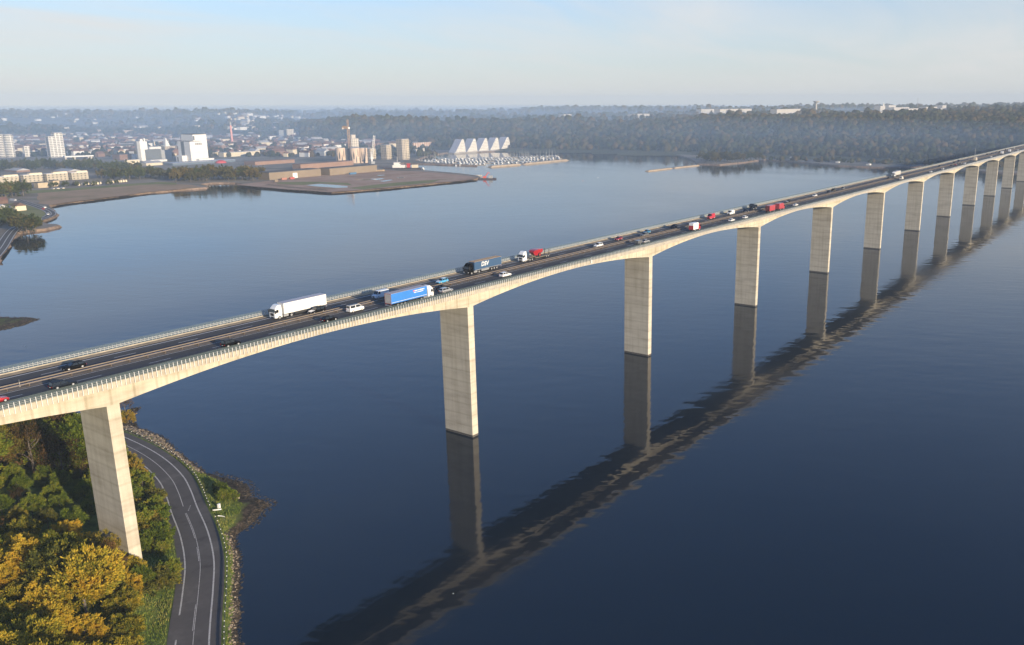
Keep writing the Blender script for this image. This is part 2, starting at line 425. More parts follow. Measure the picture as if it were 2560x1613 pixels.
def marking(y, w, solid=True, period=14.9, on=4.9, ph=77.2, x1=1750):
    mb = MB()
    if solid:
        mb.strip([(x, y - w / 2, zdeck(x) + .006) for x in xr], [(x, y + w / 2, zdeck(x) + .006) for x in xr])
    else:
        k = int((XA - ph) / period)
        while ph + k * period + on < x1:
            a = ph + k * period; c = a + on
            mb.quad((a, y - w / 2, zdeck(a) + .006), (c, y - w / 2, zdeck(c) + .006), (c, y + w / 2, zdeck(c) + .006), (a, y + w / 2, zdeck(a) + .006)); k += 1
    return mb
mk = MB()
for args, kw in (((195.7, .30), {}), ((188.95, .15), {}), ((185.25, .15), {}), ((192.4, .17, False), dict(ph=76.8)), ((181.85, .17, False), dict(ph=78.8)), ((178.75, .22, False), dict(ph=79.0))):
    q = marking(*args, **kw); mk.add(q.v, q.f)
mk.build('road_markings', LINE, bridge)

# median: two low guard rails with posts
bar = MB()
for y in (186.25, 187.95):
    s = -1 if y < YC else 1
    bar.loft([[(x, y, zdeck(x) + .52), (x, y + s * .12, zdeck(x) + .55), (x, y + s * .10, zdeck(x) + .74), (x, y, zdeck(x) + .77)] for x in xr])
gr = bar.build('guard_rail', plain('beige_steel_rail', (0.19, 0.155, 0.125), .7, .2, .12), bridge)
pb = MB()
k = 0
for x in np.arange(56, 1700, 4.0):
    z = zdeck(x); pb.box(x - .05, x + .05, 186.27, 187.93, z + .03, z + .50)
    k += 1
pb.build('guard_rail_post', plain('rusty_brown_post', (0.16, 0.12, 0.09), .8, .2, .2), gr)['kind'] = 'stuff'

def parapet(yo, s):
    """s = +1: outside is towards -y (near side)"""
    sy = -s
    a = MB()
    for z0, z1, t in ((.50, .58, .05), (.86, .92, .04)):
        a.loft([[(x, yo + sy * .03, zdeck(x) + z0), (x, yo + sy * (.03 + t), zdeck(x) + z0), (x, yo + sy * (.03 + t), zdeck(x) + z1), (x, yo + sy * .03, zdeck(x) + z1)] for x in xr])
    p = a.build('parapet_rail', ALU, bridge)
    sm = MB()
    sm.strip([(x, yo + sy * .16, zdeck(x) + .05) for x in xr], [(x, yo + sy * .16, zdeck(x) + 1.58) for x in xr])
    sm.build('wind_screen', SCREEN, p)
    def post(mb, x):
        z = zdeck(x)
        y0, y1 = sorted((yo + sy * .20, yo + sy * .34))
        mb.box(x - .035, x + .035, y0, y1, z - 1.15, z + 1.08)
    pts = np.arange(57.0, 1700.0, 0.93)
    for x in pts[:100]:
        mb = MB(); post(mb, x); mb.build('post', POSTM, p)
    mb = MB()
    for x in pts[100:]: post(mb, x)
    mb.build('post', POSTM, p)['kind'] = 'stuff'
parapet(YN, 1)
parapet(YF, -1)

# piers
for k in range(-3, 15):
    x0 = 193.4 + 110 * k
    if x0 > 1790: continue
    mb = MB(); zt = soffit(x0) + .6; zb = -1.0 if k > -1 else 1.0
    y0, y1, x1 = WN + .01, WF - .01, x0 + 2.65
    zw = .75 if k > -1 else zb
    for za, zc, mi in ([(zb, zw, 1), (zw, zt, 0)] if k > -1 else [(zb, zt, 0)]):
        mb.add([(x0, y0, za), (x1, y0, za), (x1, y1, za), (x0, y1, za), (x0, y0, zc), (x1, y0, zc), (x1, y1, zc), (x0, y1, zc)],
               [(0, 1, 5, 4), (1, 2, 6, 5), (2, 3, 7, 6), (3, 0, 4, 7)] + ([(4, 5, 6, 7)] if zc == zt else [(0, 3, 2, 1)]), mi)
    mb.build('pier', [CONC, CONC_WET], bridge)
# small fittings on the bridge
zp = zdeck(1005)
mp_ = MB(); mp_.tube([(0, 0, 0), (0, 0, 9.5)], [.16, .08], 8); mp_.tube([(0, 0, 9.4), (0, -1.2, 9.7)], [.07, .05], 6)
# ------------------------------------------------------------------ land
def lerp(a, b, t): return a + (b - a) * t
def smooth(t): t = max(0.0, min(1.0, t)); return t * t * (3 - 2 * t)

def vnoise(x, y, seed=0):
    """cheap value noise on arrays"""
    xi, yi = np.floor(x).astype(np.int64), np.floor(y).astype(np.int64); fx, fy = x - xi, y - yi
    def h(a, b):
        n = (a * 374761393 + b * 668265263 + seed * 1274126177) & 0xffffffff
        n = ((n ^ (n >> 13)) * 1274126177) & 0xffffffff
        return ((n ^ (n >> 16)) & 0xffff) / 65535.0
    u, v = fx * fx * (3 - 2 * fx), fy * fy * (3 - 2 * fy)
    return (h(xi, yi) * (1 - u) + h(xi + 1, yi) * u) * (1 - v) + (h(xi, yi + 1) * (1 - u) + h(xi + 1, yi + 1) * u) * v

def seg_dist(P, line):
    """distance of points (n,2) to a polyline, with the signed side of the nearest segment and arclength"""
    best = np.full(len(P), 1e18); side = np.zeros(len(P)); arc = np.zeros(len(P)); s0 = 0.0
    for a, b in zip(line[:-1], line[1:]):
        a = np.array(a[:2], float); b = np.array(b[:2], float); d = b - a; Ld = np.hypot(*d)
        t = np.clip(((P - a) @ d) / (Ld * Ld), 0, 1); q = a + t[:, None] * d; r = P - q
        dd = np.hypot(r[:, 0], r[:, 1]); m = dd < best
        best[m] = dd[m]; side[m] = np.sign(d[0] * r[m, 1] - d[1] * r[m, 0]); arc[m] = s0 + t[m] * Ld
        s0 += Ld
    return best, side, arc

def inside(P, poly):
    x, y = P[:, 0], P[:, 1]; c = np.zeros(len(P), bool); n = len(poly)
    for i in range(n):
        x0, y0 = poly[i][:2]; x1, y1 = poly[i - 1][:2]
        m = ((y0 > y) != (y1 > y)) & (x < (x1 - x0) * (y - y0) / (y1 - y0 + 1e-12) + x0)
        c ^= m
    return c

def catmull(pts, n=6):
    out = []
    for i in range(len(pts) - 1):
        p0, p1, p2, p3 = (Vector(pts[max(i - 1, 0)]), Vector(pts[i]), Vector(pts[i + 1]), Vector(pts[min(i + 2, len(pts) - 1)]))
        for k in range(n):
            t = k / n
            out.append(0.5 * ((2 * p1) + (-p0 + p2) * t + (2 * p0 - 5 * p1 + 4 * p2 - p3) * t * t + (-p0 + 3 * p1 - 3 * p2 + p3) * t ** 3))
    out.append(Vector(pts[-1])); return out

def jag(poly, step, amp, seed=1):
    """break an outline into short uneven steps"""
    r = random.Random(seed); out = []
    for a, b in zip(poly[:-1], poly[1:]):
        a, b = Vector(a[:2]), Vector(b[:2]); n = max(1, int((b - a).length / step)); nn = Vector((-(b - a).y, (b - a).x)).normalized()
        for k in range(n): out.append(a.lerp(b, k / n) + (nn * r.uniform(-amp, amp) if k else Vector((0, 0))))
    out.append(Vector(poly[-1][:2])); return out

# ground materials
def ground_mat(name, cols, scale, bump=0.0, aniso=(1, 1, 1), rough=0.95):
    m, nt, b = nodes(name)
    v = texco(nt, 'Object', aniso)
    f = noise(nt, v, scale, 8, 0.62); n = len(cols)
    L(nt, ramp(nt, f, [(0.28 + 0.44 * i / (n - 1), c) for i, c in enumerate(cols)]), b.inputs['Base Color'])
    b.inputs['Roughness'].default_value = rough; b.inputs['Specular IOR Level'].default_value = 0.2
    if bump:
        bp = N(nt, 'ShaderNodeBump'); bp.inputs['Strength'].default_value = 1; bp.inputs['Distance'].default_value = bump
        L(nt, noise(nt, v, scale * 12, 4), bp.inputs['Height']); L(nt, bp.outputs['Normal'], b.inputs['Normal'])
    return m
TOWNG = ground_mat('town_ground', [(0.07, 0.075, 0.05), (0.15, 0.135, 0.11), (0.25, 0.22, 0.19), (0.10, 0.11, 0.07)], 0.012)
MARSH = ground_mat('marsh_reeds', [(0.22, 0.15, 0.09), (0.36, 0.235, 0.15), (0.28, 0.20, 0.12), (0.17, 0.15, 0.07)], 0.02, aniso=(1, 1, 1))
SPIT = ground_mat('reclaimed_land', [(0.18, 0.15, 0.07), (0.32, 0.205, 0.145), (0.40, 0.275, 0.21), (0.22, 0.18, 0.10)], 0.018)
SHORE = ground_mat('stone_shore', [(0.08, 0.06, 0.045), (0.22, 0.155, 0.11), (0.34, 0.25, 0.19)], 0.25)
HILLG = ground_mat('hill_ground', [(0.035, 0.045, 0.025), (0.06, 0.065, 0.035), (0.10, 0.095, 0.05)], 0.006)
QUAY = plain('quay_concrete', (0.30, 0.27, 0.24), 0.9, var=0.25, scale=0.05)

def land(name, poly, z, mats, label, shore=3.0):
    """a piece of low land: flat top, stony slope going under the water"""
    P = [Vector((p[0], p[1])) for p in poly]
    area = sum(a.x * b.y - b.x * a.y for a, b in zip(P, P[1:] + P[:1]))
    if area < 0: P.reverse()
    n = len(P); mb = MB(); inn = []
    for i in range(n):
        d = (P[(i + 1) % n] - P[i - 1]); d = d.normalized() if d.length > 1e-6 else Vector((1, 0))
        inn.append(P[i] + Vector((-d.y, d.x)) * shore)
    top = [(p.x, p.y, z) for p in inn]
    tris = tessellate_polygon([[Vector(t) for t in top]])
    mb.add(top, [tuple(t) for t in tris], 0)
    mb.add([(p.x, p.y, -0.6) for p in P] + top, [(i, (i + 1) % n, n + (i + 1) % n, n + i) for i in range(n)], 1)
    o = mb.build(name, mats); setting(o, 'structure', label)
    return o

gp = lambda L_, z=0.0: [G(u, v, z) for u, v in L_]

# --- near shore under the bridge: terrain patch
ROADC = catmull([(18, 58), (40, 93), (60, 122), (78.0, 149.5), (89.2, 165.8), (96.6, 177.2), (103.3, 190.3), (109.3, 204.5), (114.2, 215.6), (118.2, 226.2), (121.7, 240.6), (123.6, 256), (124.2, 275), (123.3, 295), (119, 320), (112, 350), (104, 390), (101, 430), (110, 480), (130, 530)], 6)
ROADC = [Vector((p[0], p[1], 0)) for p in [(q[0], q[1]) for q in [Vector((a[0], a[1])) if not isinstance(a, Vector) else a for a in ROADC]]]
SHORE_N = [(25, 40), (55, 92), (72, 124), (85.1, 145.6), (94.2, 159.0), (104.4, 174.4), (109.2, 183.0), (113.2, 187.4), (118.0, 189.0), (121.1, 190.6), (127.3, 194.9), (127.6, 199), (126.9, 202.6), (129.8, 207.5), (131.4, 212.8), (130.8, 219), (128.9, 226.4), (130.8, 236.0), (133.0, 246), (134.7, 254.9), (137.5, 265.3), (137.9, 285.6), (139, 290), (146, 295.5), (149.7, 298.6), (147, 301), (139, 300), (135.5, 303), (131, 325), (125, 352), (122, 382), (133, 420), (150, 448), (168, 459), (181, 461.5), (190.7, 468.2), (188, 478), (181, 490), (166, 500), (165, 520), (176, 545), (200, 590), (249, 656)]
SHORE_J = jag(SHORE_N, 2.2, 0.55, 3)
NEARPOLY = [tuple(p) for p in SHORE_J] + [(249, 700), (-250, 700), (-250, 40)]
def near_height(P):
    dc, sd, arc = seg_dist(P, [(p.x, p.y) for p in ROADC]); s = -dc * sd       # + = towards the sea (right of travel)
    ds, _, _ = seg_dist(P, SHORE_J); ins = inside(P, NEARPOLY)
    e = np.maximum(0, s - 5.3)
    sea = 3.0 * ds / (ds + e + 1e-3)
    sea = np.where(e > 5.5, np.minimum(sea, 0.35 + 0.22 * ds), sea)             # the low headlands
    t = np.maximum(0, -4.7 - s)
    hill = 3.0 + 0.12 * np.minimum(t, 3) + 0.36 * np.clip(t - 3, 0, 55) + 0.10 * np.clip(t - 58, 0, 200)
    hill += (vnoise(P[:, 0] / 6, P[:, 1] / 6, 4) - 0.5) * np.clip(t / 4, 0, 1.2)
    z = np.where(s < -4.7, hill, np.where(s <= 5.3, 2.94, sea))
    beyond = np.clip((P[:, 1] - 400) / 60, 0, 1)
    z = z * (1 - beyond) + beyond * np.where((P[:, 0] > 140) & (P[:, 1] > 435) & (P[:, 1] < 520), np.minimum(1.1, 0.16 * ds), np.minimum(2.2, 0.25 * ds))
    z = np.where(ins, z, -np.minimum(1.5, 0.22 * ds) - 0.02)
    return z
def zn(x, y): return float(near_height(np.array([[x, y]], float))[0])
gx = np.arange(-70, 206, 1.5); gy = np.arange(60, 700, 1.5)
X, Y = np.meshgrid(gx, gy); PP = np.stack([X.ravel(), Y.ravel()], 1)
Z = near_height(PP); Z += (vnoise(PP[:, 0] / 1.6, PP[:, 1] / 1.6, 2) - .5) * 0.22 * (np.abs(Z - 2.94) > .02)
nx, ny = len(gx), len(gy); idx = np.arange(nx * ny).reshape(ny, nx)
F4 = np.stack([idx[:-1, :-1], idx[:-1, 1:], idx[1:, 1:], idx[1:, :-1]], -1).reshape(-1, 4)
zmax = Z[F4].max(1); F4 = F4[zmax > -1.2]
m, nt, b = nodes('near_ground')
v = texco(nt, 'Object'); f = noise(nt, v, 0.25, 8, 0.65); f2 = noise(nt, v, 0.05, 3)
grass = ramp(nt, f, [(0.3, (0.050, 0.075, 0.018)), (0.5, (0.12, 0.165, 0.035)), (0.7, (0.21, 0.21, 0.06))])
stone = ramp(nt, noise(nt, v, 0.8, 6, 0.7), [(0.3, (0.012, 0.010, 0.007)), (0.5, (0.040, 0.030, 0.020)), (0.72, (0.15, 0.11, 0.075))])
gz = N(nt, 'ShaderNodeNewGeometry'); sp = N(nt, 'ShaderNodeSeparateXYZ'); L(nt, gz.outputs['Position'], sp.inputs[0])
nzm = N(nt, 'ShaderNodeMath', operation='MULTIPLY_ADD', i_1=1.6, i_2=0.1); L(nt, f, nzm.inputs[0])
sub = N(nt, 'ShaderNodeMath', operation='SUBTRACT'); L(nt, sp.outputs['Z'], sub.inputs[0]); L(nt, nzm.outputs[0], sub.inputs[1])
mr = N(nt, 'ShaderNodeMapRange'); mr.inputs['From Min'].default_value = 0.0; mr.inputs['From Max'].default_value = 0.5; L(nt, sub.outputs[0], mr.inputs['Value'])
mxg = N(nt, 'ShaderNodeMix', data_type='RGBA'); L(nt, mr.outputs[0], mxg.inputs['Factor']); L(nt, stone, mxg.inputs['A']); L(nt, grass, mxg.inputs['B'])
L(nt, mxg.outputs['Result'], b.inputs['Base Color']); b.inputs['Roughness'].default_value = 0.95; b.inputs['Specular IOR Level'].default_value = 0.2
bp = N(nt, 'ShaderNodeBump'); bp.inputs['Distance'].default_value = 0.25; L(nt, noise(nt, v, 2.2, 5, .65), bp.inputs['Height']); L(nt, bp.outputs['Normal'], b.inputs['Normal'])
NEARG = m
setting(link(bpy.data.objects.new('near_shore_ground', np_mesh('near_shore_ground', np.column_stack([PP, Z]), F4, NEARG, True))), 'structure', 'grassy shore and stony edge under the bridge')

# --- coast road with markings
def offset_line(line, d, z):
    out = []
    for i, p in enumerate(line):
        t = (line[min(i + 1, len(line) - 1)] - line[max(i - 1, 0)]); t.z = 0; t.normalize()
        out.append(Vector((p.x + t.y * d, p.y - t.x * d, z)))
    return out
RC = [p for p in ROADC]
RD = []
for a, b in zip(RC[:-1], RC[1:]):
    n = max(1, int((b - a).length / 2.0))
    RD += [a.lerp(b, k / n) for k in range(n)]
rm = MB(); rm.strip(offset_line(RD, -4.6, 3.03), offset_line(RD, 5.2, 3.03))
rd = rm.build('coast_road', ground_mat('coast_asphalt', [(0.055, 0.050, 0.047), (0.10, 0.092, 0.088), (0.115, 0.105, 0.10), (0.15, 0.138, 0.13)], 0.16, rough=0.85)); setting(rd, 'structure', 'grey two lane coast road curving along the shore')
mk = MB()
mk.strip(offset_line(RD, 2.85, 3.038), offset_line(RD, 3.17, 3.038))
cut = [p for p in RD if p.y > 158]
mk.strip(offset_line(cut, -3.17, 3.038), offset_line(cut, -2.87, 3.038))
low = [p for p in RD if p.y <= 158]
for i in range(len(low) - 3, 2, -6): mk.strip(offset_line(low[i - 2:i + 1], -3.17, 3.038), offset_line(low[i - 2:i + 1], -2.87, 3.038))
far_ = [p for p in RD if p.y > 206]; mk.strip(offset_line(far_, -0.08, 3.038), offset_line(far_, 0.10, 3.038))
nr = [p for p in RD if p.y < 203]; mk.strip(offset_line(nr, 0.06, 3.038), offset_line(nr, 0.18, 3.038))
for i in range(len(nr) - 8, 2, -11): mk.strip(offset_line(nr[i - 4:i], -0.20, 3.038), offset_line(nr[i - 4:i], -0.08, 3.038))
md = [p for p in RD if 186 < p.y < 203]; mk.strip(offset_line(md, -0.20, 3.038), offset_line(md, -0.08, 3.038))
for k in range(5):
    c = Vector((111.4, 205.3, 3.038)).lerp(Vector((109.6, 203.2, 3.038)), k / 4)
    mk.quad(c + Vector((-.2, 0, 0)), c + Vector((0, -.15, 0)), c + Vector((.25, .05, 0)), c + Vector((.05, .2, 0)))
m, nt, b = nodes('worn_road_marking'); vv = texco(nt, 'Object'); L(nt, ramp(nt, noise(nt, vv, 1.3, 6, .7), [(.30, (.16, .15, .14)), (.46, (.50, .48, .45)), (.7, (.60, .58, .55))]), b.inputs['Base Color']); b.inputs['Roughness'].default_value = .8
mk.build('coast_road_markings', m, rd)

# --- far coast: main land
COAST = gp([(0, 658), (20, 627), (42, 594), (52, 586), (70, 582), (95, 579), (118, 577), (140, 572), (158, 567.5), (150, 564.5), (128, 563), (110, 558), (103, 556), (120, 552), (138, 545), (149, 540), (151, 537), (140, 529), (134, 523), (128, 517), (150, 511), (200, 505), (266, 496), (330, 488), (372, 483), (420, 480), (452, 476.5), (490, 474), (519, 471.5), (524, 469), (516, 466)])
COAST += gp([(505, 463.5), (530, 460), (560, 459.5), (585, 460), (602, 463), (645, 469.5), (690, 473), (740, 477), (790, 481), (828, 482.8), (870, 480), (945, 474), (1050, 464), (1130, 455.5), (1192, 449), (1205, 445), (1200, 442), (1150, 435.5), (1100, 431), (1050, 426.5), (1020, 424), (985, 422.5)])
COAST += gp([(985, 418), (1010, 409), (1050, 411), (1120, 413.5), (1194, 416), (1196, 414.5), (1120, 410.5), (1060, 406.5), (1040, 403), (1075, 390), (1120, 383), (1150, 382), (1200, 381.5), (1245, 379), (1290, 376.5), (1294, 374.5), (1300, 372.5), (1350, 372), (1412, 373.5), (1470, 375), (1545, 377), (1600, 379), (1652, 382), (1672, 386), (1700, 391), (1720, 398), (1735, 406), (1742, 411.5), (1755, 412), (1800, 413.6), (1835, 410), (1868, 407), (1890, 403), (1915, 401), (1960, 404), (2021, 409), (2050, 412), (2084, 415), (2140, 418), (2195, 420), (2260, 419), (2305, 419), (2400, 427), (2470, 432), (2540, 436), (2620, 440), (2800, 455), (3100, 470)])
COASTP = [(p.x, p.y) for p in COAST]
MAIN = [tuple(p) for p in jag(COASTP, 9, 1.3, 5)] + [(2300, -300), (7000, -300), (7000, 3000), (5200, 5200), (2500, 6900), (-2800, 6900), (-2800, 700), (240, 690)]
main = land('town_ground', MAIN, 1.9, [TOWNG, SHORE], 'low ground of the harbour town along the far shore', 2.6)

# reed marsh, grass and the reclaimed spit lie on it as sheets of their own
def sheet(name, pts, z, mat, label, u_is_px=True):
    P = gp(pts, z) if u_is_px else [Vector((p[0], p[1], z)) for p in pts]
    P = [Vector((p.x, p.y, z)) for p in jag([(p.x, p.y) for p in P + P[:1]], 14, 1.8, len(pts))[:-1]]
    mb = MB(); mb.add(P, [tuple(t) for t in tessellate_polygon([P])])
    o = mb.build(name, mat); setting(o, 'structure', label); return o
sheet('reed_marsh', [(95, 508), (130, 512), (200, 501.5), (300, 489.5), (372, 479.5), (450, 473), (505, 468), (480, 462), (440, 460), (400, 459), (350, 461), (300, 465), (200, 473), (130, 478), (95, 482)], 1.95, MARSH, 'brown reed marsh along the town shore')
sheet('shore_grass', [(60, 484), (130, 480), (200, 474.5), (300, 466.5), (350, 462.5), (400, 460), (440, 461), (442, 457.5), (400, 454.5), (300, 461), (200, 469), (60, 477)], 1.99, ground_mat('shore_grass', [(0.10, 0.13, 0.045), (0.18, 0.19, 0.07), (0.22, 0.21, 0.09)], 0.03), 'strip of rough green grass behind the reeds')
sheet('headland_lawn', [(-20, 545), (20, 540), (60, 537), (90, 545), (118, 541), (124, 535), (100, 522), (70, 512), (40, 505), (-20, 520)], 1.97, bpy.data.materials['shore_grass'], 'green lawn around the houses of the near headland')
sheet('reclaimed_land', [(590, 461), (645, 467), (740, 474.5), (828, 480.3), (945, 471.5), (1130, 453.5), (1190, 447.5), (1195, 444), (1150, 437), (1050, 428), (960, 425), (800, 436), (700, 448), (640, 456)], 1.95, SPIT, 'flat brown reclaimed land with puddles by the harbour mouth')
POND = plain('pond_water', (0.01, 0.016, 0.02), 0.04, var=0.1)
sheet('pond', [(765, 462.5), (800, 459.5), (840, 462), (870, 465.5), (868, 468.5), (840, 469.5), (800, 466.5)], 2.0, POND, 'long pool of water on the brown reclaimed land')
for i, L_ in enumerate([[(925, 447), (955, 445), (962, 446.5), (940, 450)], [(948, 452), (975, 449), (985, 449.5), (960, 454)], [(992, 443), (1008, 442), (1014, 444), (998, 446)], [(885, 447.5), (905, 446.5), (912, 447.5), (890, 449)], [(942, 437.5), (960, 436.5), (962, 438), (945, 439)]]):
    sheet('puddle', L_, 2.01, POND, 'shallow puddle on the brown reclaimed land')

for L_, lb in (([(690, 459), (760, 462), (800, 458), (880, 463), (870, 457), (780, 454), (700, 455)], 'scrubby green growth round the pool'), ([(870, 470), (905, 473), (1000, 463), (1080, 456), (1100, 449), (1040, 452), (950, 460)], 'thin grass along the outer edge of the reclaimed land'), ([(660, 463), (745, 471), (820, 477), (815, 473), (740, 467), (670, 459.5)], 'pale gravel bank along the inner edge of the reclaimed land')):
    sheet('scrub_patch', L_, 1.985, bpy.data.materials['shore_grass'] if 'gravel' not in lb else SHORE, lb)
# --- hills: heights along sight lines, (distance, picture row of the bare ground)
HP = {-700: [(2500, None), (3200, 322), (4300, 296), (5400, 287), (7500, 284), (12000, 281)],
      0:    [(2700, None), (3300, 325), (4300, 303), (5400, 286), (6500, 284.5), (12000, 282)],
      300:  [(2800, None), (3400, 326), (4400, 304), (5300, 284), (6500, 284.5), (12000, 282)],
      480:  [(2700, None), (3300, 326), (4100, 304), (5000, 283.5), (6500, 284), (12000, 281)],
      560:  [(2500, None), (3000, 325), (3800, 301), (4800, 282.5), (6500, 284), (12000, 281)],
      700:  [(2500, None), (3100, 325), (4000, 302), (5200, 283.5), (6500, 283), (12000, 280)],
      790:  [(2350, None), (2700, 331), (3200, 312), (3800, 311), (5200, 290), (6200, 282), (12000, 278)],
      900:  [(2250, None), (2500, 333), (3000, 304), (3700, 304), (5200, 289), (6200, 281), (12000, 276)],
      1010: [(2050, None), (2300, 348), (2800, 308), (3600, 309), (5200, 288), (6200, 281), (12000, 277)],
      1200: [(1930, None), (2150, 347), (2750, 309), (3600, 304), (5200, 284), (6200, 278.5), (12000, 275)],
      1450: [(1840, None), (2050, 352), (2700, 310), (3400, 300), (4600, 284), (6000, 273), (12000, 271)],
      1700: [(1760, None), (1950, 357), (2600, 307), (3300, 298), (4600, 279), (6000, 271.5), (12000, 270)],
      1850: [(1700, None), (1880, 360), (2550, 299), (3200, 294), (4300, 278), (6000, 271), (12000, 270)],
      2100: [(1640, None), (1820, 365), (2500, 296), (3100, 291), (4000, 277), (6000, 270), (12000, 269)],
      2350: [(1560, None), (1750, 371), (2450, 293), (3000, 287), (4000, 275), (6000, 269), (12000, 268)],
      2560: [(1480, None), (1680, 375), (2400, 290), (3000, 283), (4000, 272), (6000, 267.5), (12000, 267)],
      3300: [(1350, None), (1550, 383), (2300, 290), (3000, 279), (4000, 272), (6000, 267), (12000, 267)]}
KU = sorted(HP)
def sight_z(u, v, D): return GD(u, v, D).z
PROF = {u: [(d, 1.2 if v is None else sight_z(u, v, d)) for d, v in HP[u]] for u in KU}
def prof(u, D):
    p = PROF[u]; ds = [a for a, _ in p]; zs = [c for _, c in p]
    return np.interp(D, [ds[0] - 400] + ds, [-3] + zs)
def az_u(u): d = GD(u, 400, 1000); return math.atan2(d.y, d.x)
AZ = np.array([az_u(u) for u in KU])                 # decreasing
def hill_z(az, D):
    a = -az; A = -AZ
    out = np.zeros_like(D)
    prs = np.stack([prof(u, D) for u in KU], 0)
    i = np.clip(np.searchsorted(A, a) - 1, 0, len(KU) - 2); t = np.clip((a - A[i]) / (A[i + 1] - A[i]), 0, 1); t = t * t * (3 - 2 * t)
    out = prs[i, np.arange(len(D))] * (1 - t) + prs[i + 1, np.arange(len(D))] * t
    x, y = D * np.cos(az), D * np.sin(az)
    nz_ = (vnoise(x / 300, y / 300, 9) - .5) * 12 + (vnoise(x / 90, y / 90, 8) - .5) * 3
    return np.minimum(out + nz_ * np.clip((out - 2) / 18, 0, 1) * np.clip(1.2 - D / 9000, .1, 1), 101)
def ground_z(x, y):
    return max(1.9, float(hill_z(np.array([math.atan2(y, x)]), np.array([math.hypot(x, y)]))[0]))
azs = np.linspace(AZ.max() + .01, AZ.min() - .01, 260)
Ds = np.concatenate([np.arange(1200, 3600, 45), np.geomspace(3600, 7200, 45)])
A2, D2 = np.meshgrid(azs, Ds); zz = hill_z(A2.ravel(), D2.ravel())
HV = np.column_stack([(D2 * np.cos(A2)).ravel(), (D2 * np.sin(A2)).ravel(), zz])
na, nd = len(azs), len(Ds); idx = np.arange(na * nd).reshape(nd, na)
HF = np.stack([idx[:-1, :-1], idx[:-1, 1:], idx[1:, 1:], idx[1:, :-1]], -1).reshape(-1, 4)
HF = HF[zz[HF].max(1) > 1.5]
HF = HF[:, ::-1]
setting(link(bpy.data.objects.new('hills', np_mesh('hills', HV, HF, HILLG, True))), 'structure', 'wooded hills behind the town and the fjord')
# ------------------------------------------------------------------ vehicles (local +x is forward, z = 0 the road)
GLASS = glassy('dark_window_glass', (.012, .015, .018), .12); TYRE = plain('tyre_rubber', (0.018, 0.018, 0.018), 0.85); RIM = plain('alloy_rim', (0.66, 0.65, 0.63), 0.4, 0.1)
LAMP = plain('headlamp_lens', (0.75, 0.77, 0.80), 0.1, 0.1, coat=1); TAIL = plain('red_lamp_lens', (0.45, 0.012, 0.01), 0.2, coat=1)
DARKP = plain('dark_plastic', (0.025, 0.025, 0.027), 0.6); PLATE = plain('white_plate', (0.75, 0.75, 0.72), 0.5)
STEEL = plain('chassis_steel', (0.07, 0.065, 0.06), 0.7, 0.3); ALUM = plain('bare_aluminium', (0.55, 0.55, 0.55), 0.4, 0.6)
def rr(x0, x1, hw, r, z):
    """rounded rectangle ring at height z"""
    pts = []
    for cx_, cy_, a0 in ((x1 - r, hw - r, 0), (x0 + r, hw - r, 90), (x0 + r, -hw + r, 180), (x1 - r, -hw + r, 270)):
        for k in (0, 45, 90): a = R(a0 + k); pts.append((cx_ + r * math.cos(a), cy_ + r * math.sin(a), z))
    return pts

def wheel(parent, x, y, r=.33, w=.22, rim=RIM):
    s = 1 if y > 0 else -1
    mb = MB(); mb.tube([(x, y - s * w, r), (x, y - s * .02, r), (x, y, r)], [r, r, r * .93], 14)
    o = mb.build('wheel', TYRE, parent)
    m2 = MB(); m2.tube([(x, y - s * .03, r), (x, y + s * .012, r)], [r * .66, r * .60], 12); m2.build('rim', rim, o)
    return o

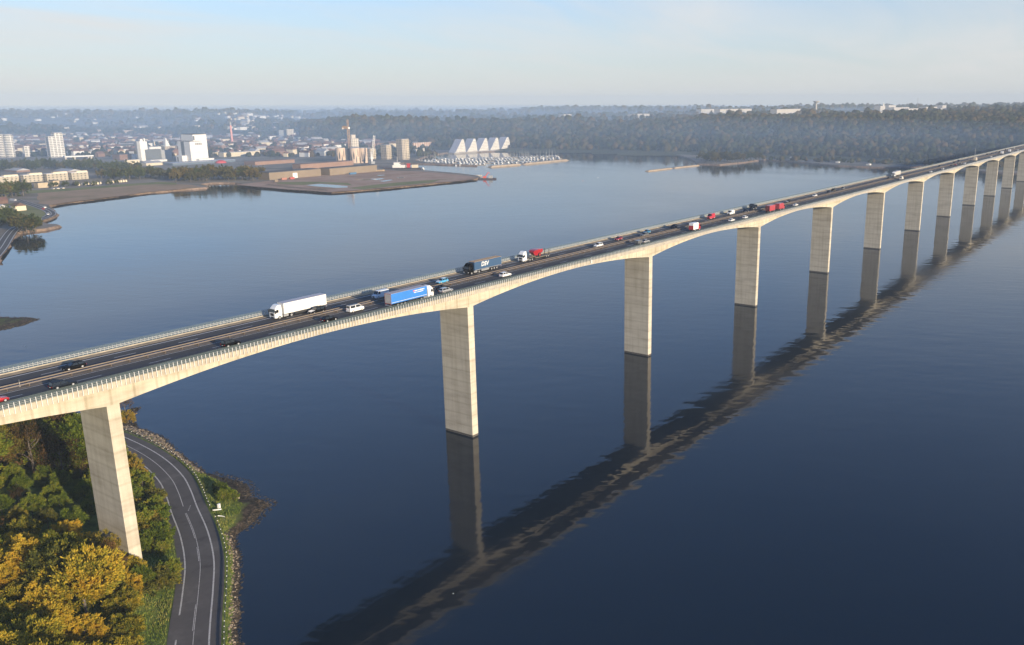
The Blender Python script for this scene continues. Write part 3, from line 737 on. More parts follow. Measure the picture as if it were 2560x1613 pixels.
KINDS_ = dict(hatch=(.22, .05, -.36, -.47), estate=(.20, .04, -.43, -.485), suv=(.20, .06, -.43, -.48), sedan=(.20, .03, -.20, -.37), minivan=(.34, .20, -.46, -.49), van=(.37, .25, -.485, -.495))
def car(label, pnt, kind='hatch', L=4.3, W=1.8, H=1.48, cat='car', name=None, bonnet=None, roof=None, windows=True):
    t = thing(name or {'hatch': 'hatchback_car', 'estate': 'estate_car', 'suv': 'off_road_car', 'sedan': 'saloon_car', 'minivan': 'minivan', 'van': 'delivery_van'}[kind], label, cat)
    A, B_, C_, D_ = [k * L for k in KINDS_[kind]]
    zb = H * (.60 if kind not in ('van',) else .56); hw = W / 2; zl = .24 if kind != 'suv' else .32
    hood = zb - .04 if kind in ('van', 'minivan') else zb - .10
    st = [(-L / 2, zl + .18, zb - .22, .86), (-L / 2 + .10, zl, zb - .04, .95), (D_, zl, zb, .99), (C_, zl, zb + .01, 1.0), (A - .2, zl, zb, 1.0), (A, zl, zb - .02, 1.0), (L * .40, zl, hood, .97), (L / 2 - .12, zl, hood - .12, .92), (L / 2, zl + .12, hood - .30, .80)]
    st = sorted(st, key=lambda a: a[0])
    rings = []
    for x, z0, z1, f in st:
        w = hw * f
        rings.append([(x, -w * .90, z0), (x, -w, z0 + .16), (x, -w, (z0 + z1) / 2 + .1), (x, -w * .95, z1 - .06), (x, -w * .84, z1), (x, w * .84, z1), (x, w * .95, z1 - .06), (x, w, (z0 + z1) / 2 + .1), (x, w, z0 + .16), (x, w * .90, z0)])
    mb = MB(); mb.loft(rings)
    b0, b1 = hw * .88, hw * .72 if kind != 'van' else hw * .80
    base = [(A, b0), (D_, b0)]; zr = H - .05
    def gh(x0, x1, w, z): return [(x0, -w, z), (x1, -w, z), (x1, w, z), (x0, w, z)]
    mb.loft([gh(D_, A, b0, zb - .04), gh(C_, B_, b1, zr), gh(C_ + .12, B_ - .14, b1 * .86, H)])
    body = mb.build('body', pnt, t)
    if bonnet:
        q = MB(); q.quad((A + .02, -hw * .8, zb + .0), (L * .40, -hw * .78, hood + .012), (L * .40, hw * .78, hood + .012), (A + .02, hw * .8, zb + .0)); q.quad((L * .40, -hw * .78, hood + .012), (L / 2 - .1, -hw * .74, hood - .11), (L / 2 - .1, hw * .74, hood - .11), (L * .40, hw * .78, hood + .012)); q.build('bonnet', bonnet, t)
    if roof:
        q = MB(); q.box(C_ + .1, B_ - .1, -b1 * .84, b1 * .84, H + .004, H + .03); q.build('roof_panel', roof, t)
    e = .015
    def lp(p, q_, f): return tuple(a + (b - a) * f for a, b in zip(p, q_))
    def pane(a, b, c, d, nrm, name_, i0=.08, i1=.08):
        n_ = Vector(nrm).normalized() * e
        P = [Vector(a), Vector(b), Vector(c), Vector(d)]; ce = sum(P, Vector()) / 4
        mb_ = MB(); mb_.add([tuple(ce + (p - ce) * (1 - i0) + n_) for p in P], [(0, 1, 2, 3)]); return mb_.build(name_, GLASS, t)
    zq = zb - .0
    pane((A, -b0, zq), (A, b0, zq), (B_, b1, zr), (B_, -b1, zr), (zr - zq, 0, A - B_), 'windscreen')
    if windows:
        pane((D_, -b0, zq), (D_, b0, zq), (C_, b1, zr), (C_, -b1, zr), (-(zr - zq), 0, C_ - D_), 'rear_window', .14)
    for s in (-1, 1):
        if kind == 'van':
            xs0, xs1 = A - .1 - .23 * L, A
            f0, f1 = xs0, xs0
            pane((xs0, s * b0, zq), (A - .12, s * b0, zq), (B_ - .05, s * b1, zr), (xs0, s * b1, zr), (0, s, .25), 'side_window', .14)
        else:
            m_ = (A + D_) / 2 - .05
            pane((D_ + .12, s * b0, zq), (m_, s * b0, zq), (m_, s * b1, zr), (C_ + .05, s * b1, zr), (0, s, .3), 'side_window', .12)
            pane((m_, s * b0, zq), (A - .12, s * b0, zq), (B_ - .02, s * b1, zr), (m_, s * b1, zr), (0, s, .3), 'side_window', .12)
        for x in (L * .31, -L * .30): wheel(t, x, s * (hw + .01), .33 if kind not in ('suv', 'van') else .37)
        q = MB(); q.add([(L / 2 - .34, s * hw * .92, hood - .16), (L / 2 - .03, s * hw * .72, hood - .30), (L / 2 - .02, s * hw * .46, hood - .31), (L / 2 - .14, s * hw * .52, hood - .14), (L / 2 - .32, s * hw * .80, hood - .10)], [(0, 1, 2, 3, 4)])
        q.box(L / 2 - .10, L / 2 + .012, *sorted((s * hw * .46, s * hw * .76)), hood - .42, hood - .28); q.build('headlight', LAMP, t)
        q = MB(); q.box(-L / 2 - .012, -L / 2 + .12, *sorted((s * hw * .62, s * hw * .88)), zb - .36, zb - .14); q.build('tail_light', TAIL, t)
        q = MB(); q.box(A - .28, A - .12, *sorted((s * hw * .98, s * (hw + .16))), zb + .02, zb + .15); q.build('wing_mirror', pnt, t)
    q = MB(); q.box(L / 2 - .05, L / 2 + .015, -hw * .42, hw * .42, zl + .14, hood - .36); q.build('grille', DARKP, t)
    q = MB(); q.box(-L / 2 - .02, -L / 2 + .1, -.26, .26, zl + .26, zl + .38); q.build('number_plate', PLATE, t)
    return t

def place(t, u, y, d):
    """stand a vehicle on the bridge deck where the sight column u crosses its lane"""
    a, b = 20.0, 1750.0
    for _ in range(50):
        m_ = (a + b) / 2
        if PX((m_, y, zdeck(m_) + .7))[0] < u: a = m_
        else: b = m_
    t.location = (a, y, zdeck(a) + .004); t.rotation_euler = (0, 0, 0 if d > 0 else math.pi)
    return t

def text_obj(parent, txt, size, loc, facing, mat, shear=0.0, bold=0.0, name='lettering'):
    cu = bpy.data.curves.new(name, 'FONT'); cu.body = txt; cu.size = size; cu.shear = shear; cu.offset = bold; cu.align_x = 'CENTER'; cu.align_y = 'CENTER'; cu.extrude = .004
    tmp = bpy.data.objects.new(name, cu); COL.objects.link(tmp); bpy.context.view_layer.update()
    me = bpy.data.meshes.new_from_object(tmp.evaluated_get(bpy.context.evaluated_depsgraph_get())); bpy.data.objects.remove(tmp)
    me.materials.clear(); me.materials.append(mat); o = link(bpy.data.objects.new(name, me), parent); o.location = loc
    # facing: 'R' -> readable from local -y, 'L' -> readable from local +y, 'B' -> from -x
    o.rotation_euler = {'R': (R(90), 0, 0), 'L': (R(90), 0, R(180)), 'B': (R(90), 0, R(-90))}[facing]
    return o

def cab(t, xf, pnt, H=3.75, W=2.5, Lc=2.25, tall=True, grille=DARKP):
    hw = W / 2; x0 = xf - Lc
    mb = MB(); mb.loft([rr(x0, xf - .05, hw * .97, .12, .45), rr(x0, xf, hw, .2, .75), rr(x0, xf, hw, .22, 1.9), rr(x0, xf - .22, hw * .98, .25, 2.85)] + ([rr(x0, xf - .55, hw * .93, .3, 3.25), rr(x0, xf - 1.1, hw * .86, .3, H)] if tall else [rr(x0, xf - .45, hw * .9, .3, 3.0)]))
    c = mb.build('cab', pnt, t)
    q = MB(); q.quad((xf + .015, -hw * .86, 1.95), (xf + .015, hw * .86, 1.95), (xf - .20, hw * .84, 2.80), (xf - .20, -hw * .84, 2.80)); q.build('windscreen', GLASS, c)
    for s in (-1, 1):
        q = MB(); q.quad((xf - .30, s * (hw + .012), 1.85), (xf - 1.15, s * (hw + .012), 1.85), (xf - 1.15, s * (hw + .0), 2.65), (xf - .45, s * (hw + .0), 2.65)); q.build('side_window', GLASS, c)
        q = MB(); q.box(xf - .25, xf - .02, *sorted((s * (hw + .02), s * (hw + .30))), 1.75, 2.55); q.build('wing_mirror', DARKP, c)
        q = MB(); q.box(xf - .1, xf + .02, *sorted((s * hw * .60, s * hw * .92)), .72, .98); q.build('headlight', LAMP, c)
    q = MB(); q.box(xf - .05, xf + .018, -hw * .56, hw * .56, 1.02, 1.75); q.build('grille', grille, c)
    q = MB(); q.box(xf - .05, xf + .022, -hw * .5, hw * .5, .5, .82); q.build('grille', DARKP, c)
    return c

def semi(label, cabp, boxp, roofp, rear=None, Ht=4.0, name='semi_trailer_truck', skirt=None):
    Lt = 16.4; t = thing(name, label, 'truck'); xf = Lt / 2; x1 = xf - 2.75; x0 = -Lt / 2; hw = 1.27
    cab(t, xf, cabp)
    q = MB(); q.box(xf - 6.3, xf - 1.6, -.45, .45, .55, .95); q.box(x0 + .2, x1 - 1.2, -.5, .5, .85, 1.10); q.box(x1 - 4.6, x1 - 4.4, -.9, .9, .45, 1.0); q.build('chassis', STEEL, t)
    b = MB(); b.box(x0, x1, -hw, hw, 1.12, Ht - .05); bx = b.build('trailer_box', boxp, t)
    b = MB(); b.box(x0 - .02, x1 + .02, -hw - .02, hw + .02, Ht - .05, Ht); b.build('trailer_roof', roofp, t)
    q = MB()
    q.box(x0 - .03, x0 + .0, -hw, hw, 1.10, 1.25); q.box(x0 - .03, x0, -hw, -hw + .1, 1.25, Ht - .05); q.box(x0 - .03, x0, hw - .1, hw, 1.25, Ht - .05); q.box(x0 - .03, x0, -hw + .1, hw - .1, Ht - .2, Ht - .05); q.build('rear_door_frame', rear or ALUM, bx)
    q = MB(); q.box(x0 - .02, x0 - .002, -hw + .1, hw - .1, 1.25, Ht - .2); q.build('rear_door', plain('grey_truck_door', (.42, .40, .37), .6), bx)
    for s in (-1, 1):
        for x in (xf - 1.35, xf - 5.0): wheel(t, x, s * 1.25, .5, .32, ALUM)
        for x in (x0 + 2.4, x0 + 3.75, x0 + 5.1): wheel(t, x, s * 1.25, .5, .32, ALUM)
        q = MB(); q.box(xf - 4.1, xf - 2.6, *sorted((s * .7, s * 1.24)), .45, 1.0); q.build('fuel_tank', ALUM, t)
        q = MB(); q.box(x0 + 6.4, x1 - 3.4, *sorted((s * 1.22, s * 1.255)), .5, 1.05); q.build('side_skirt', skirt or DARKP, t)
        q = MB(); q.box(x0 - .05, x0, *sorted((s * .8, s * 1.15)), .85, 1.0); q.build('tail_light', TAIL, t)
    q = MB(); q.box(x0 - .04, x0 + .1, -1.2, 1.2, .5, .72); q.build('rear_bumper', ALUM, t)
    return t, bx, (x0, x1, hw, Ht)

def box_truck(label, cabp, boxp, Lb=5.2, Ht=3.4, rear=None, name='box_truck', W=2.3):
    Lt = Lb + 2.3; t = thing(name, label, 'truck'); xf = Lt / 2; x0 = -Lt / 2; x1 = xf - 2.15; hw = W / 2
    cab(t, xf, cabp, W=W - .1, Lc=2.05, tall=False)
    q = MB(); q.box(x0 + .1, xf - .4, -.42, .42, .5, .85); q.build('chassis', STEEL, t)
    b = MB(); b.box(x0, x1, -hw, hw, .88, Ht); bx = b.build('cargo_box', boxp, t)
    if rear:
        q = MB(); q.box(x0 - .02, x0 - .002, -hw, hw, .88, .88 + (Ht - .88) * .62); q.build('rear_door', rear, bx)
    for s in (-1, 1):
        for x in (xf - 1.1, x0 + 1.6): wheel(t, x, s * (hw - .02), .45, .3)
        q = MB(); q.box(x0 - .035, x0 - .003, *sorted((s * hw * .6, s * hw * .92)), .7, .86); q.build('tail_light', TAIL, t)
    return t

BLACK = plain('black_paint', (.004, .004, .005), .55, coat=.02, var=.05, spec=.05); WHITE = paint('white_paint', (.78, .78, .76)); SILVER = plain('silver_paint', (.48, .48, .47), .3, .4, .04, coat=.6)
REDP = paint('red_paint', (.42, .018, .02)); DRED = paint('dark_red_paint', (.22, .012, .02)); LBLUE = paint('light_blue_paint', (.08, .36, .62)); NAVY = plain('navy_paint', (.010, .017, .04), .5, coat=.04, var=.05, spec=.1); GREYP = paint('grey_paint', (.12, .125, .13)); GBLUE = plain('grey_blue_paint', (.012, .017, .026), .5, coat=.03, var=.05, spec=.08)
CREAMP = paint('cream_paint', (.62, .58, .50))

GRP = 'cars driving over the bridge'
def put(t, u, y, d, g=None):
    place(t, u, y, d)
    if g: t['group'] = g
    return t
# --- near carriageway, driving away
put(car('red car whose nose alone shows at the left picture edge', REDP, 'hatch', 4.2), -12, 180.6, 1, GRP)
put(car('dark blue estate car half hidden behind the near parapet above the first pier', GBLUE, 'estate', 4.8), 157, 180.2, 1, GRP)
put(car('black boxy off-road car with silver side steps beside the near parapet', BLACK, 'suv', 4.3, 1.9, 1.75, roof=plain('roof_rack', (.05, .05, .05), .6)), 577, 179.7, 1, GRP)
put(car('black hatchback just behind the white minivan, close to the near parapet', BLACK, 'hatch', 4.3, 1.8, 1.45), 823, 180.4, 1, GRP)
put(car('white minivan with dark side windows in the inner lane behind the blue truck', WHITE, 'minivan', 4.9, 1.9, 1.95, 'van', roof=plain('black_roof', (.03, .03, .035), .3)), 888, 183.5, 1)
put(car('black car overtaking the silver estate in front of the blue truck', BLACK, 'sedan', 4.7, 1.85, 1.42), 1108, 183.6, 1, GRP)
put(car('silver estate car just ahead of the blue truck', SILVER, 'estate', 4.7, 1.82, 1.5), 1115, 180.4, 1, GRP)
put(car('white hatchback in the near lane level with the dark blue truck', WHITE, 'hatch', 4.5, 1.85, 1.6), 1263, 181.4, 1, GRP)
put(car('silver car pulling a small grey box trailer', SILVER, 'sedan', 4.6), 1614, 180.4, 1, GRP)
bt = thing('box_trailer', 'small grey box trailer towed by a silver car', 'trailer')
MB().box(-1.5, 1.5, -.9, .9, .55, 1.75).build('box', GREYP, bt); q = MB(); q.tube([(1.5, 0, .5), (2.6, 0, .45)], .05, 6); q.build('drawbar', STEEL, bt)
for s in (-1, 1): wheel(bt, 0, s * .98, .3, .18)
put(bt, 1595.5, 180.4, 1)
put(box_truck('short white box truck with red cab and red rear doors', REDP, paint('bright_white_box', (.80, .80, .79)), 4.6, 3.7, plain('red_truck_door', (.40, .03, .03), .5)), 1737, 180.2, 1)
put(car('white saloon car behind a smaller white car near the third pier', WHITE, 'sedan', 4.6), 1829, 180.9, 1, GRP)
put(car('small white hatchback ahead of the white saloon near the third pier', WHITE, 'hatch', 3.9, 1.7), 1863, 180.0, 1, GRP)
RT = paint('bright_red_box', (.38, .045, .055), .5)
rt = box_truck('bright red box truck pulling a matching red trailer', RT, RT, 5.4, 3.7, name='red_truck'); put(rt, 1950, 180.2, 1)
tr = thing('red_trailer', 'bright red box trailer towed behind the red truck', 'trailer')
MB().box(-3.6, 3.6, -1.2, 1.2, .95, 3.75).build('cargo_box', RT, tr); q = MB(); q.box(-3.4, 3.4, -.45, .45, .55, .95); q.tube([(3.6, 0, .6), (5.2, 0, .6)], .08, 6); q.build('chassis', STEEL, tr)
q = MB(); q.box(-3.63, -3.602, -1.1, -.06, 1.0, 3.65); q.box(-3.63, -3.602, .06, 1.1, 1.0, 3.65); q.build('rear_door', plain('dark_red_door', (.13, .03, .03), .6), tr)
for s in (-1, 1):
    for x in (-2.4, 2.4): wheel(tr, x, s * 1.2, .45, .28)
put(tr, 1925.5, 180.2, 1)
put(car('white saloon car driving ahead of the red truck', WHITE, 'sedan', 4.6), 1989, 180.6, 1, GRP)
put(car('grey white delivery van under the far white truck on the near carriageway', CREAMP, 'van', 5.6, 2.0, 2.5, 'van'), 2254, 181.0, 1)
put(car('white car following another white car past the sixth pier', WHITE, 'hatch', 4.3), 2327, 180.4, 1, GRP)
put(car('white car leading another white car past the sixth pier', WHITE, 'sedan', 4.6), 2357, 180.4, 1, GRP)
put(car('black car in the far queue behind a red car', BLACK, 'hatch'), 2378, 183.2, 1, GRP)
put(car('dark red car in the far queue behind the beige truck', DRED, 'hatch'), 2389, 183.2, 1, GRP)
put(car('dark grey car in the far queue ahead of the dark red car', GREYP, 'estate'), 2402, 183.2, 1, GRP)
put(car('white car in the far queue just behind the beige box truck', WHITE, 'hatch'), 2412, 180.2, 1, GRP)
put(box_truck('beige box truck in the far queue over the eighth pier', CREAMP, paint('beige_box', (.58, .50, .38)), 6.0, 3.8), 2438.5, 181.2, 1)
put(car('white car alone in the near lane beyond the beige truck', WHITE, 'estate'), 2478, 180.4, 1, GRP)
put(box_truck('white box truck in the far queue nearer than another white truck', WHITE, paint('white_van_box', (.72, .72, .72)), 4.4, 3.3), 2505, 182.4, 1)
put(box_truck('white box truck in the far queue farthest along the bridge', WHITE, paint('white_van_box', (.72, .72, .72)), 4.4, 3.2), 2524, 182.6, 1)
put(car('silver car in the far queue beside the last white truck', SILVER, 'hatch'), 2532, 180.2, 1, GRP)
put(car('white car near the right picture edge on the near carriageway', WHITE, 'hatch'), 2545, 180.4, 1, GRP)
# --- far carriageway, driving towards the camera
put(car('black hatchback on the far carriageway above the first pier', BLACK, 'hatch', 4.5, 1.82, 1.5), 184, 191.1, -1, GRP)
t, bx, d = semi('white semi-trailer truck with a plain white trailer', WHITE, paint('white_trailer', (.74, .73, .70)), plain('pale_grey_roof', (.45, .45, .50), .6)); put(t, 747, 193.75, -1)
put(car('black off-road car with white bonnet beside the white truck', BLACK, 'suv', 4.7, 1.95, 1.75, bonnet=WHITE), 791.5, 190.1, -1, GRP)
put(car('pale blue-white delivery van beyond the blue truck', paint('pale_white_paint', (.70, .73, .76)), 'van', 5.3, 2.0, 2.2, 'van'), 951.5, 190.9, -1)
put(car('light blue hatchback with white bonnet and roof', LBLUE, 'hatch', 4.2, 1.8, 1.5, bonnet=WHITE, roof=WHITE), 1105, 191.2, -1, GRP)
NVB = paint('navy_curtain', (.035, .085, .17), .6)
t, bx, d = semi('black cabbed truck with a dark blue trailer lettered DSV', BLACK, NVB, plain('tan_roof', (.50, .33, .17), .7), skirt=ALUM); put(t, 1207, 193.75, -1)
text_obj(bx, 'DSV', 2.05, (.3, d[2] + .02, 2.75), 'L', WHITE, .18, .035)
q = MB(); q.box(d[0] + .1, d[1] - .1, d[2] + .003, d[2] + .02, 1.15, 1.28); q.build('bottom_rail', ALUM, bx)
# low loader carrying a red machine
t = thing('low_loader_truck', 'white tractor unit pulling a low flat trailer with a red machine', 'truck'); xf = 8.0
cab(t, xf, WHITE, 3.8)
q = MB(); q.box(xf - 6.6, xf - 1.8, -.45, .45, .6, 1.0); q.box(xf - 4.2, xf - 2.6, -1.1, 1.1, 1.0, 1.35); q.build('chassis', STEEL, t)
q = MB(); q.box(-7.6, xf - 7.2, -1.2, 1.2, .55, .80); q.box(xf - 7.3, xf - 4.3, -1.0, 1.0, 1.15, 1.4); q.box(xf - 7.45, xf - 7.2, -1.0, 1.0, .7, 1.4); q.build('low_bed', plain('bed_planks', (.16, .14, .11), .8), t)
q = MB()
for s in (-1, 1):
    for x in (-7.5, -7.3): q.box(x, x + .1, s * 1.05 - .06, s * 1.05 + .06, .8, 2.9)
q.build('loading_ramp', STEEL, t)
for s in (-1, 1):
    for x in (xf - 1.4, xf - 3.9, xf - 5.2): wheel(t, x, s * 1.24, .5, .3, ALUM)
    for x in (-6.8, -5.7): wheel(t, x, s * 1.2, .42, .28, ALUM)
    q = MB(); q.box(xf - 3.2, xf - 2.3, *sorted((s * .7, s * 1.2)), .5, 1.0); q.build('fuel_tank', ALUM, t)
put(t, 1336, 193.75, -1); lx = t.location.x; ly = t.location.y
mch = thing('red_spreader_machine', 'red farm spreader machine carried on the low trailer', 'machine')
q = MB(); q.loft([[(-2.6, -1.1, 2.4), (-2.6, 1.1, 2.4), (-2.6, 1.25, 3.5), (-2.6, -1.25, 3.5)], [(0, -.7, 1.3), (0, .7, 1.3), (0, 1.3, 3.6), (0, -1.3, 3.6)], [(1.6, -.7, 1.6), (1.6, .7, 1.6), (1.6, 1.3, 3.5), (1.6, -1.3, 3.5)], [(2.6, -.9, 2.7), (2.6, .9, 2.7), (2.6, 1.2, 3.2), (2.6, -1.2, 3.2)]]); q.build('hopper', paint('machine_red', (.36, .02, .03), .45), mch)
for s in (-1, 1): wheel(mch, -.9, s * 1.2, .75, .4, plain('red_rim', (.3, .03, .03), .5)); mch.children[-1].location.z = .81
q = MB(); q.tube([(2.2, 0, 1.4), (3.6, 0, 1.1)], .1, 6); q.box(-2.5, 2.4, -.3, .3, 1.25, 1.45); q.tube([(3.4, 0, .81), (3.4, 0, 1.2)], .08, 6); q.build('drawbar', STEEL, mch)
mch.location = (lx + .9, ly, zdeck(lx) + .004); mch.rotation_euler = (0, 0, math.pi)
put(car('white hatchback on the far carriageway past the second pier', WHITE, 'hatch', 4.5, 1.85, 1.6), 1496, 190.4, -1, GRP)
put(car('dark red hatchback in the far outer lane ahead of a white hatchback', DRED, 'hatch', 4.2), 1546, 193.4, -1, GRP)
put(car('dark grey estate car beside a blue car on the far carriageway', GREYP, 'estate', 4.7), 1611, 190.6, -1, GRP)
put(car('bright blue car beside a dark grey estate on the far carriageway', paint('mid_blue_paint', (.03, .18, .34)), 'hatch', 4.3), 1617, 193.8, -1, GRP)
put(car('navy hatchback in the far outer lane between blue car and red van', NAVY, 'hatch', 4.1), 1685, 193.0, -1, GRP)
put(car('navy estate car in the inner lane behind the white box truck', NAVY, 'estate', 4.8), 1734, 190.8, -1, GRP)
put(car('bright red delivery van in the far outer lane', paint('van_red', (.45, .03, .05)), 'van', 5.6, 2.0, 2.55, 'van'), 1777.5, 193.6, -1)
put(car('white delivery van in the far outer lane beyond the red van', WHITE, 'van', 5.2, 2.0, 2.1, 'van'), 1827, 193.2, -1)
put(car('dark blue car in the shadow of the red truck', NAVY, 'sedan', 4.6), 1864, 191.4, -1, GRP)
put(box_truck('dark blue flatbed truck beside the red truck on the far carriageway', NAVY, GBLUE, 3.4, 2.2), 1883, 193.6, -1)
put(car('black car with white bonnet ahead of the red truck on the far side', BLACK, 'estate', 4.6, bonnet=WHITE), 1971, 191.0, -1, GRP)
put(car('white car in the far inner lane over the fourth pier', WHITE, 'hatch', 4.4), 2037, 190.8, -1, GRP)
put(car('dark blue car right behind the white car over the fourth pier', NAVY, 'hatch'), 2071, 190.8, -1, GRP)
put(car('black car second behind the white car over the fourth pier', BLACK, 'hatch'), 2083, 193.6, -1, GRP)
put(car('grey car last of the three behind the white car over the fourth pier', GREYP, 'estate'), 2107, 192.6, -1, GRP)
put(car('grey blue car just in front of the far white truck', GBLUE, 'hatch'), 2221, 190.8, -1, GRP)
t, bx, d = semi('off-white semi-trailer truck in the distance over the fifth pier', WHITE, paint('offwhite_trailer', (.60, .57, .52)), plain('pale_grey_roof', (.45, .45, .50), .6)); put(t, 2240, 193.6, -1)
for u, y, p, kd, lb in ((2349, 191, NAVY, 'hatch', 'dark blue car beyond the far white truck on the far carriageway'), (2385, 191, BLACK, 'sedan', 'black car second beyond the far white truck'), (2397, 193.7, NAVY, 'suv', 'dark off-road car before the lamp mast on the far carriageway'), (2420, 191, GREYP, 'hatch', 'grey car beside the beige box truck on the far carriageway'), (2468, 193.6, BLACK, 'hatch', 'black car just past the lamp mast on the far carriageway'), (2479, 191, NAVY, 'estate', 'dark blue estate past the lamp mast on the far carriageway'), (2491, 193.6, GREYP, 'hatch', 'dark grey car near the nearer white box truck'), (2499, 191, BLACK, 'estate', 'black estate car near the nearer white box truck'), (2514, 193.6, NAVY, 'sedan', 'dark blue saloon between the two far white trucks'), (2535, 193.4, WHITE, 'minivan', 'white people carrier at the far right end of the bridge')):
    put(car(lb, p, kd, cat='car'), u, y, -1, GRP)
# --- blue curtain-side truck (near carriageway)
BLUEC = paint('blue_curtain', (.035, .19, .55), .5)
t, bx, d = semi('blue curtain-sided truck with white cab and grey rear doors', WHITE, BLUEC, plain('lilac_grey_roof', (.42, .38, .38), .6), plain('faded_red_frame', (.40, .14, .12), .6)); put(t, 1025.5, 179.2, 1)
q = MB(); q.box(d[0] + .1, d[1] - .1, -d[2] - .02, -d[2] - .003, 1.42, 1.50); q.build('stripe', PLATE, bx)
q = MB(); r_ = random.Random(3)
for row, x0_, x1_, h in ((3.35, 8.9, 12.6, .36), (2.85, 8.6, 12.4, .22)):
    x = x0_
    while x < x1_:
        w_ = r_.uniform(.14, .30); hh = h * r_.uniform(.75, 1); q.box(d[0] + x, d[0] + x + w_, -d[2] - .02, -d[2] - .003, row - hh / 2, row + hh / 2); x += w_ + r_.choice((.06, .06, .07, .2))
q.build('lettering', WHITE, bx)
q = MB(); q.box(d[0] + 8.3, d[0] + 8.8, -d[2] - .02, -d[2] - .003, 3.18, 3.6); q.build('emblem', plain('pink_red', (.6, .12, .16), .5), bx)
# --- fittings on the bridge
zp = zdeck(1010)
t = thing('lamp_mast', 'thin grey mast standing on the far edge of the bridge', 'mast', (0, 0, 0))
a, b_ = 300, 1750
for _ in range(50):
    m_ = (a + b_) / 2
    if PX((m_, YF - .6, zdeck(m_)))[0] < 2437: a = m_
    else: b_ = m_
t.location = (a, YF - .6, zdeck(a) + .02)
q = MB(); q.tube([(0, 0, 0), (0, 0, 9.0)], [.16, .09], 8); q.build('pole', ALU, t)
q = MB(); q.tube([(0, 0, 8.9), (0, -1.6, 9.2)], .06, 6); q.build('arm', ALU, t)
t = thing('parapet_sign', 'small white marker board fixed to the near parapet past the second pier', 'sign', (0, 0, 0))
a, b_ = 100, 600
for _ in range(50):
    m_ = (a + b_) / 2
    if PX((m_, YN, zdeck(m_)))[0] < 1477: a = m_
    else: b_ = m_
t.location = (a, YN - .42, zdeck(a))
MB().box(-.28, .28, -.04, .04, -.9, .35).build('board', PLATE, t); MB().box(-.05, .05, .04, .08, -.9, 1.3).build('post', ALU, t)
t = thing('median_sign', 'small marker post between the rails of the bridge median', 'sign', (70.6, YC, zdeck(70.6) + .03)); MB().tube([(0, 0, 0), (0, 0, 1.5)], .04, 6).build('post', ALU, t); MB().box(-.03, .03, -.22, .22, 1.0, 1.5).build('board', GREYP, t)
# ------------------------------------------------------------------ near trees
def leaf_mat(name, stops, trans=0.35, scale=0.35):
    m, nt, b = nodes(name)
    out_ = nt.nodes['Material Output']; nt.nodes.remove(b)
    g = N(nt, 'ShaderNodeNewGeometry'); oi = N(nt, 'ShaderNodeObjectInfo'); t = N(nt, 'ShaderNodeTexCoord')
    f = noise(nt, t.outputs['Object'], scale, 3)
    a = N(nt, 'ShaderNodeMath', operation='MULTIPLY_ADD', i_1=.34, i_2=-.17); L(nt, g.outputs['Random Per Island'], a.inputs[0])
    c = N(nt, 'ShaderNodeMath', operation='MULTIPLY_ADD', i_1=.40, i_2=-.20); L(nt, oi.outputs['Random'], c.inputs[0])
    s = N(nt, 'ShaderNodeMath', operation='ADD'); L(nt, a.outputs[0], s.inputs[0]); L(nt, c.outputs[0], s.inputs[1])
    s2 = N(nt, 'ShaderNodeMath', operation='ADD'); L(nt, s.outputs[0], s2.inputs[0]); L(nt, f, s2.inputs[1])
    col = ramp(nt, s2.outputs[0], stops)
    d = N(nt, 'ShaderNodeBsdfDiffuse'); tr = N(nt, 'ShaderNodeBsdfTranslucent'); mx_ = N(nt, 'ShaderNodeMixShader', i_0=trans)
    L(nt, col, d.inputs['Color']); L(nt, col, tr.inputs['Color']); L(nt, d.outputs[0], mx_.inputs[1]); L(nt, tr.outputs[0], mx_.inputs[2])
    L(nt, mx_.outputs[0], out_.inputs['Surface'])
    return m
LEAF_Y = leaf_mat('golden_leaves', [(0.20, (.085, .10, .016)), (0.36, (.20, .20, .028)), (0.50, (.40, .325, .04)), (0.66, (.62, .44, .05)), (0.88, (.60, .36, .04))], .45)
LEAF_G = leaf_mat('green_leaves', [(0.20, (.040, .065, .012)), (0.42, (.11, .155, .02)), (0.60, (.20, .235, .03)), (0.80, (.32, .27, .04))], .4)
LEAF_O = leaf_mat('olive_leaves', [(0.22, (.07, .08, .02)), (0.45, (.19, .18, .035)), (0.65, (.33, .25, .045)), (0.85, (.42, .25, .04))], .4)
LEAF_D = leaf_mat('brownish_leaves', [(0.25, (.04, .03, .015)), (0.5, (.12, .075, .03)), (0.75, (.20, .11, .045))])
BARK = plain('tree_bark', (.12, .10, .08), .9, var=.3)

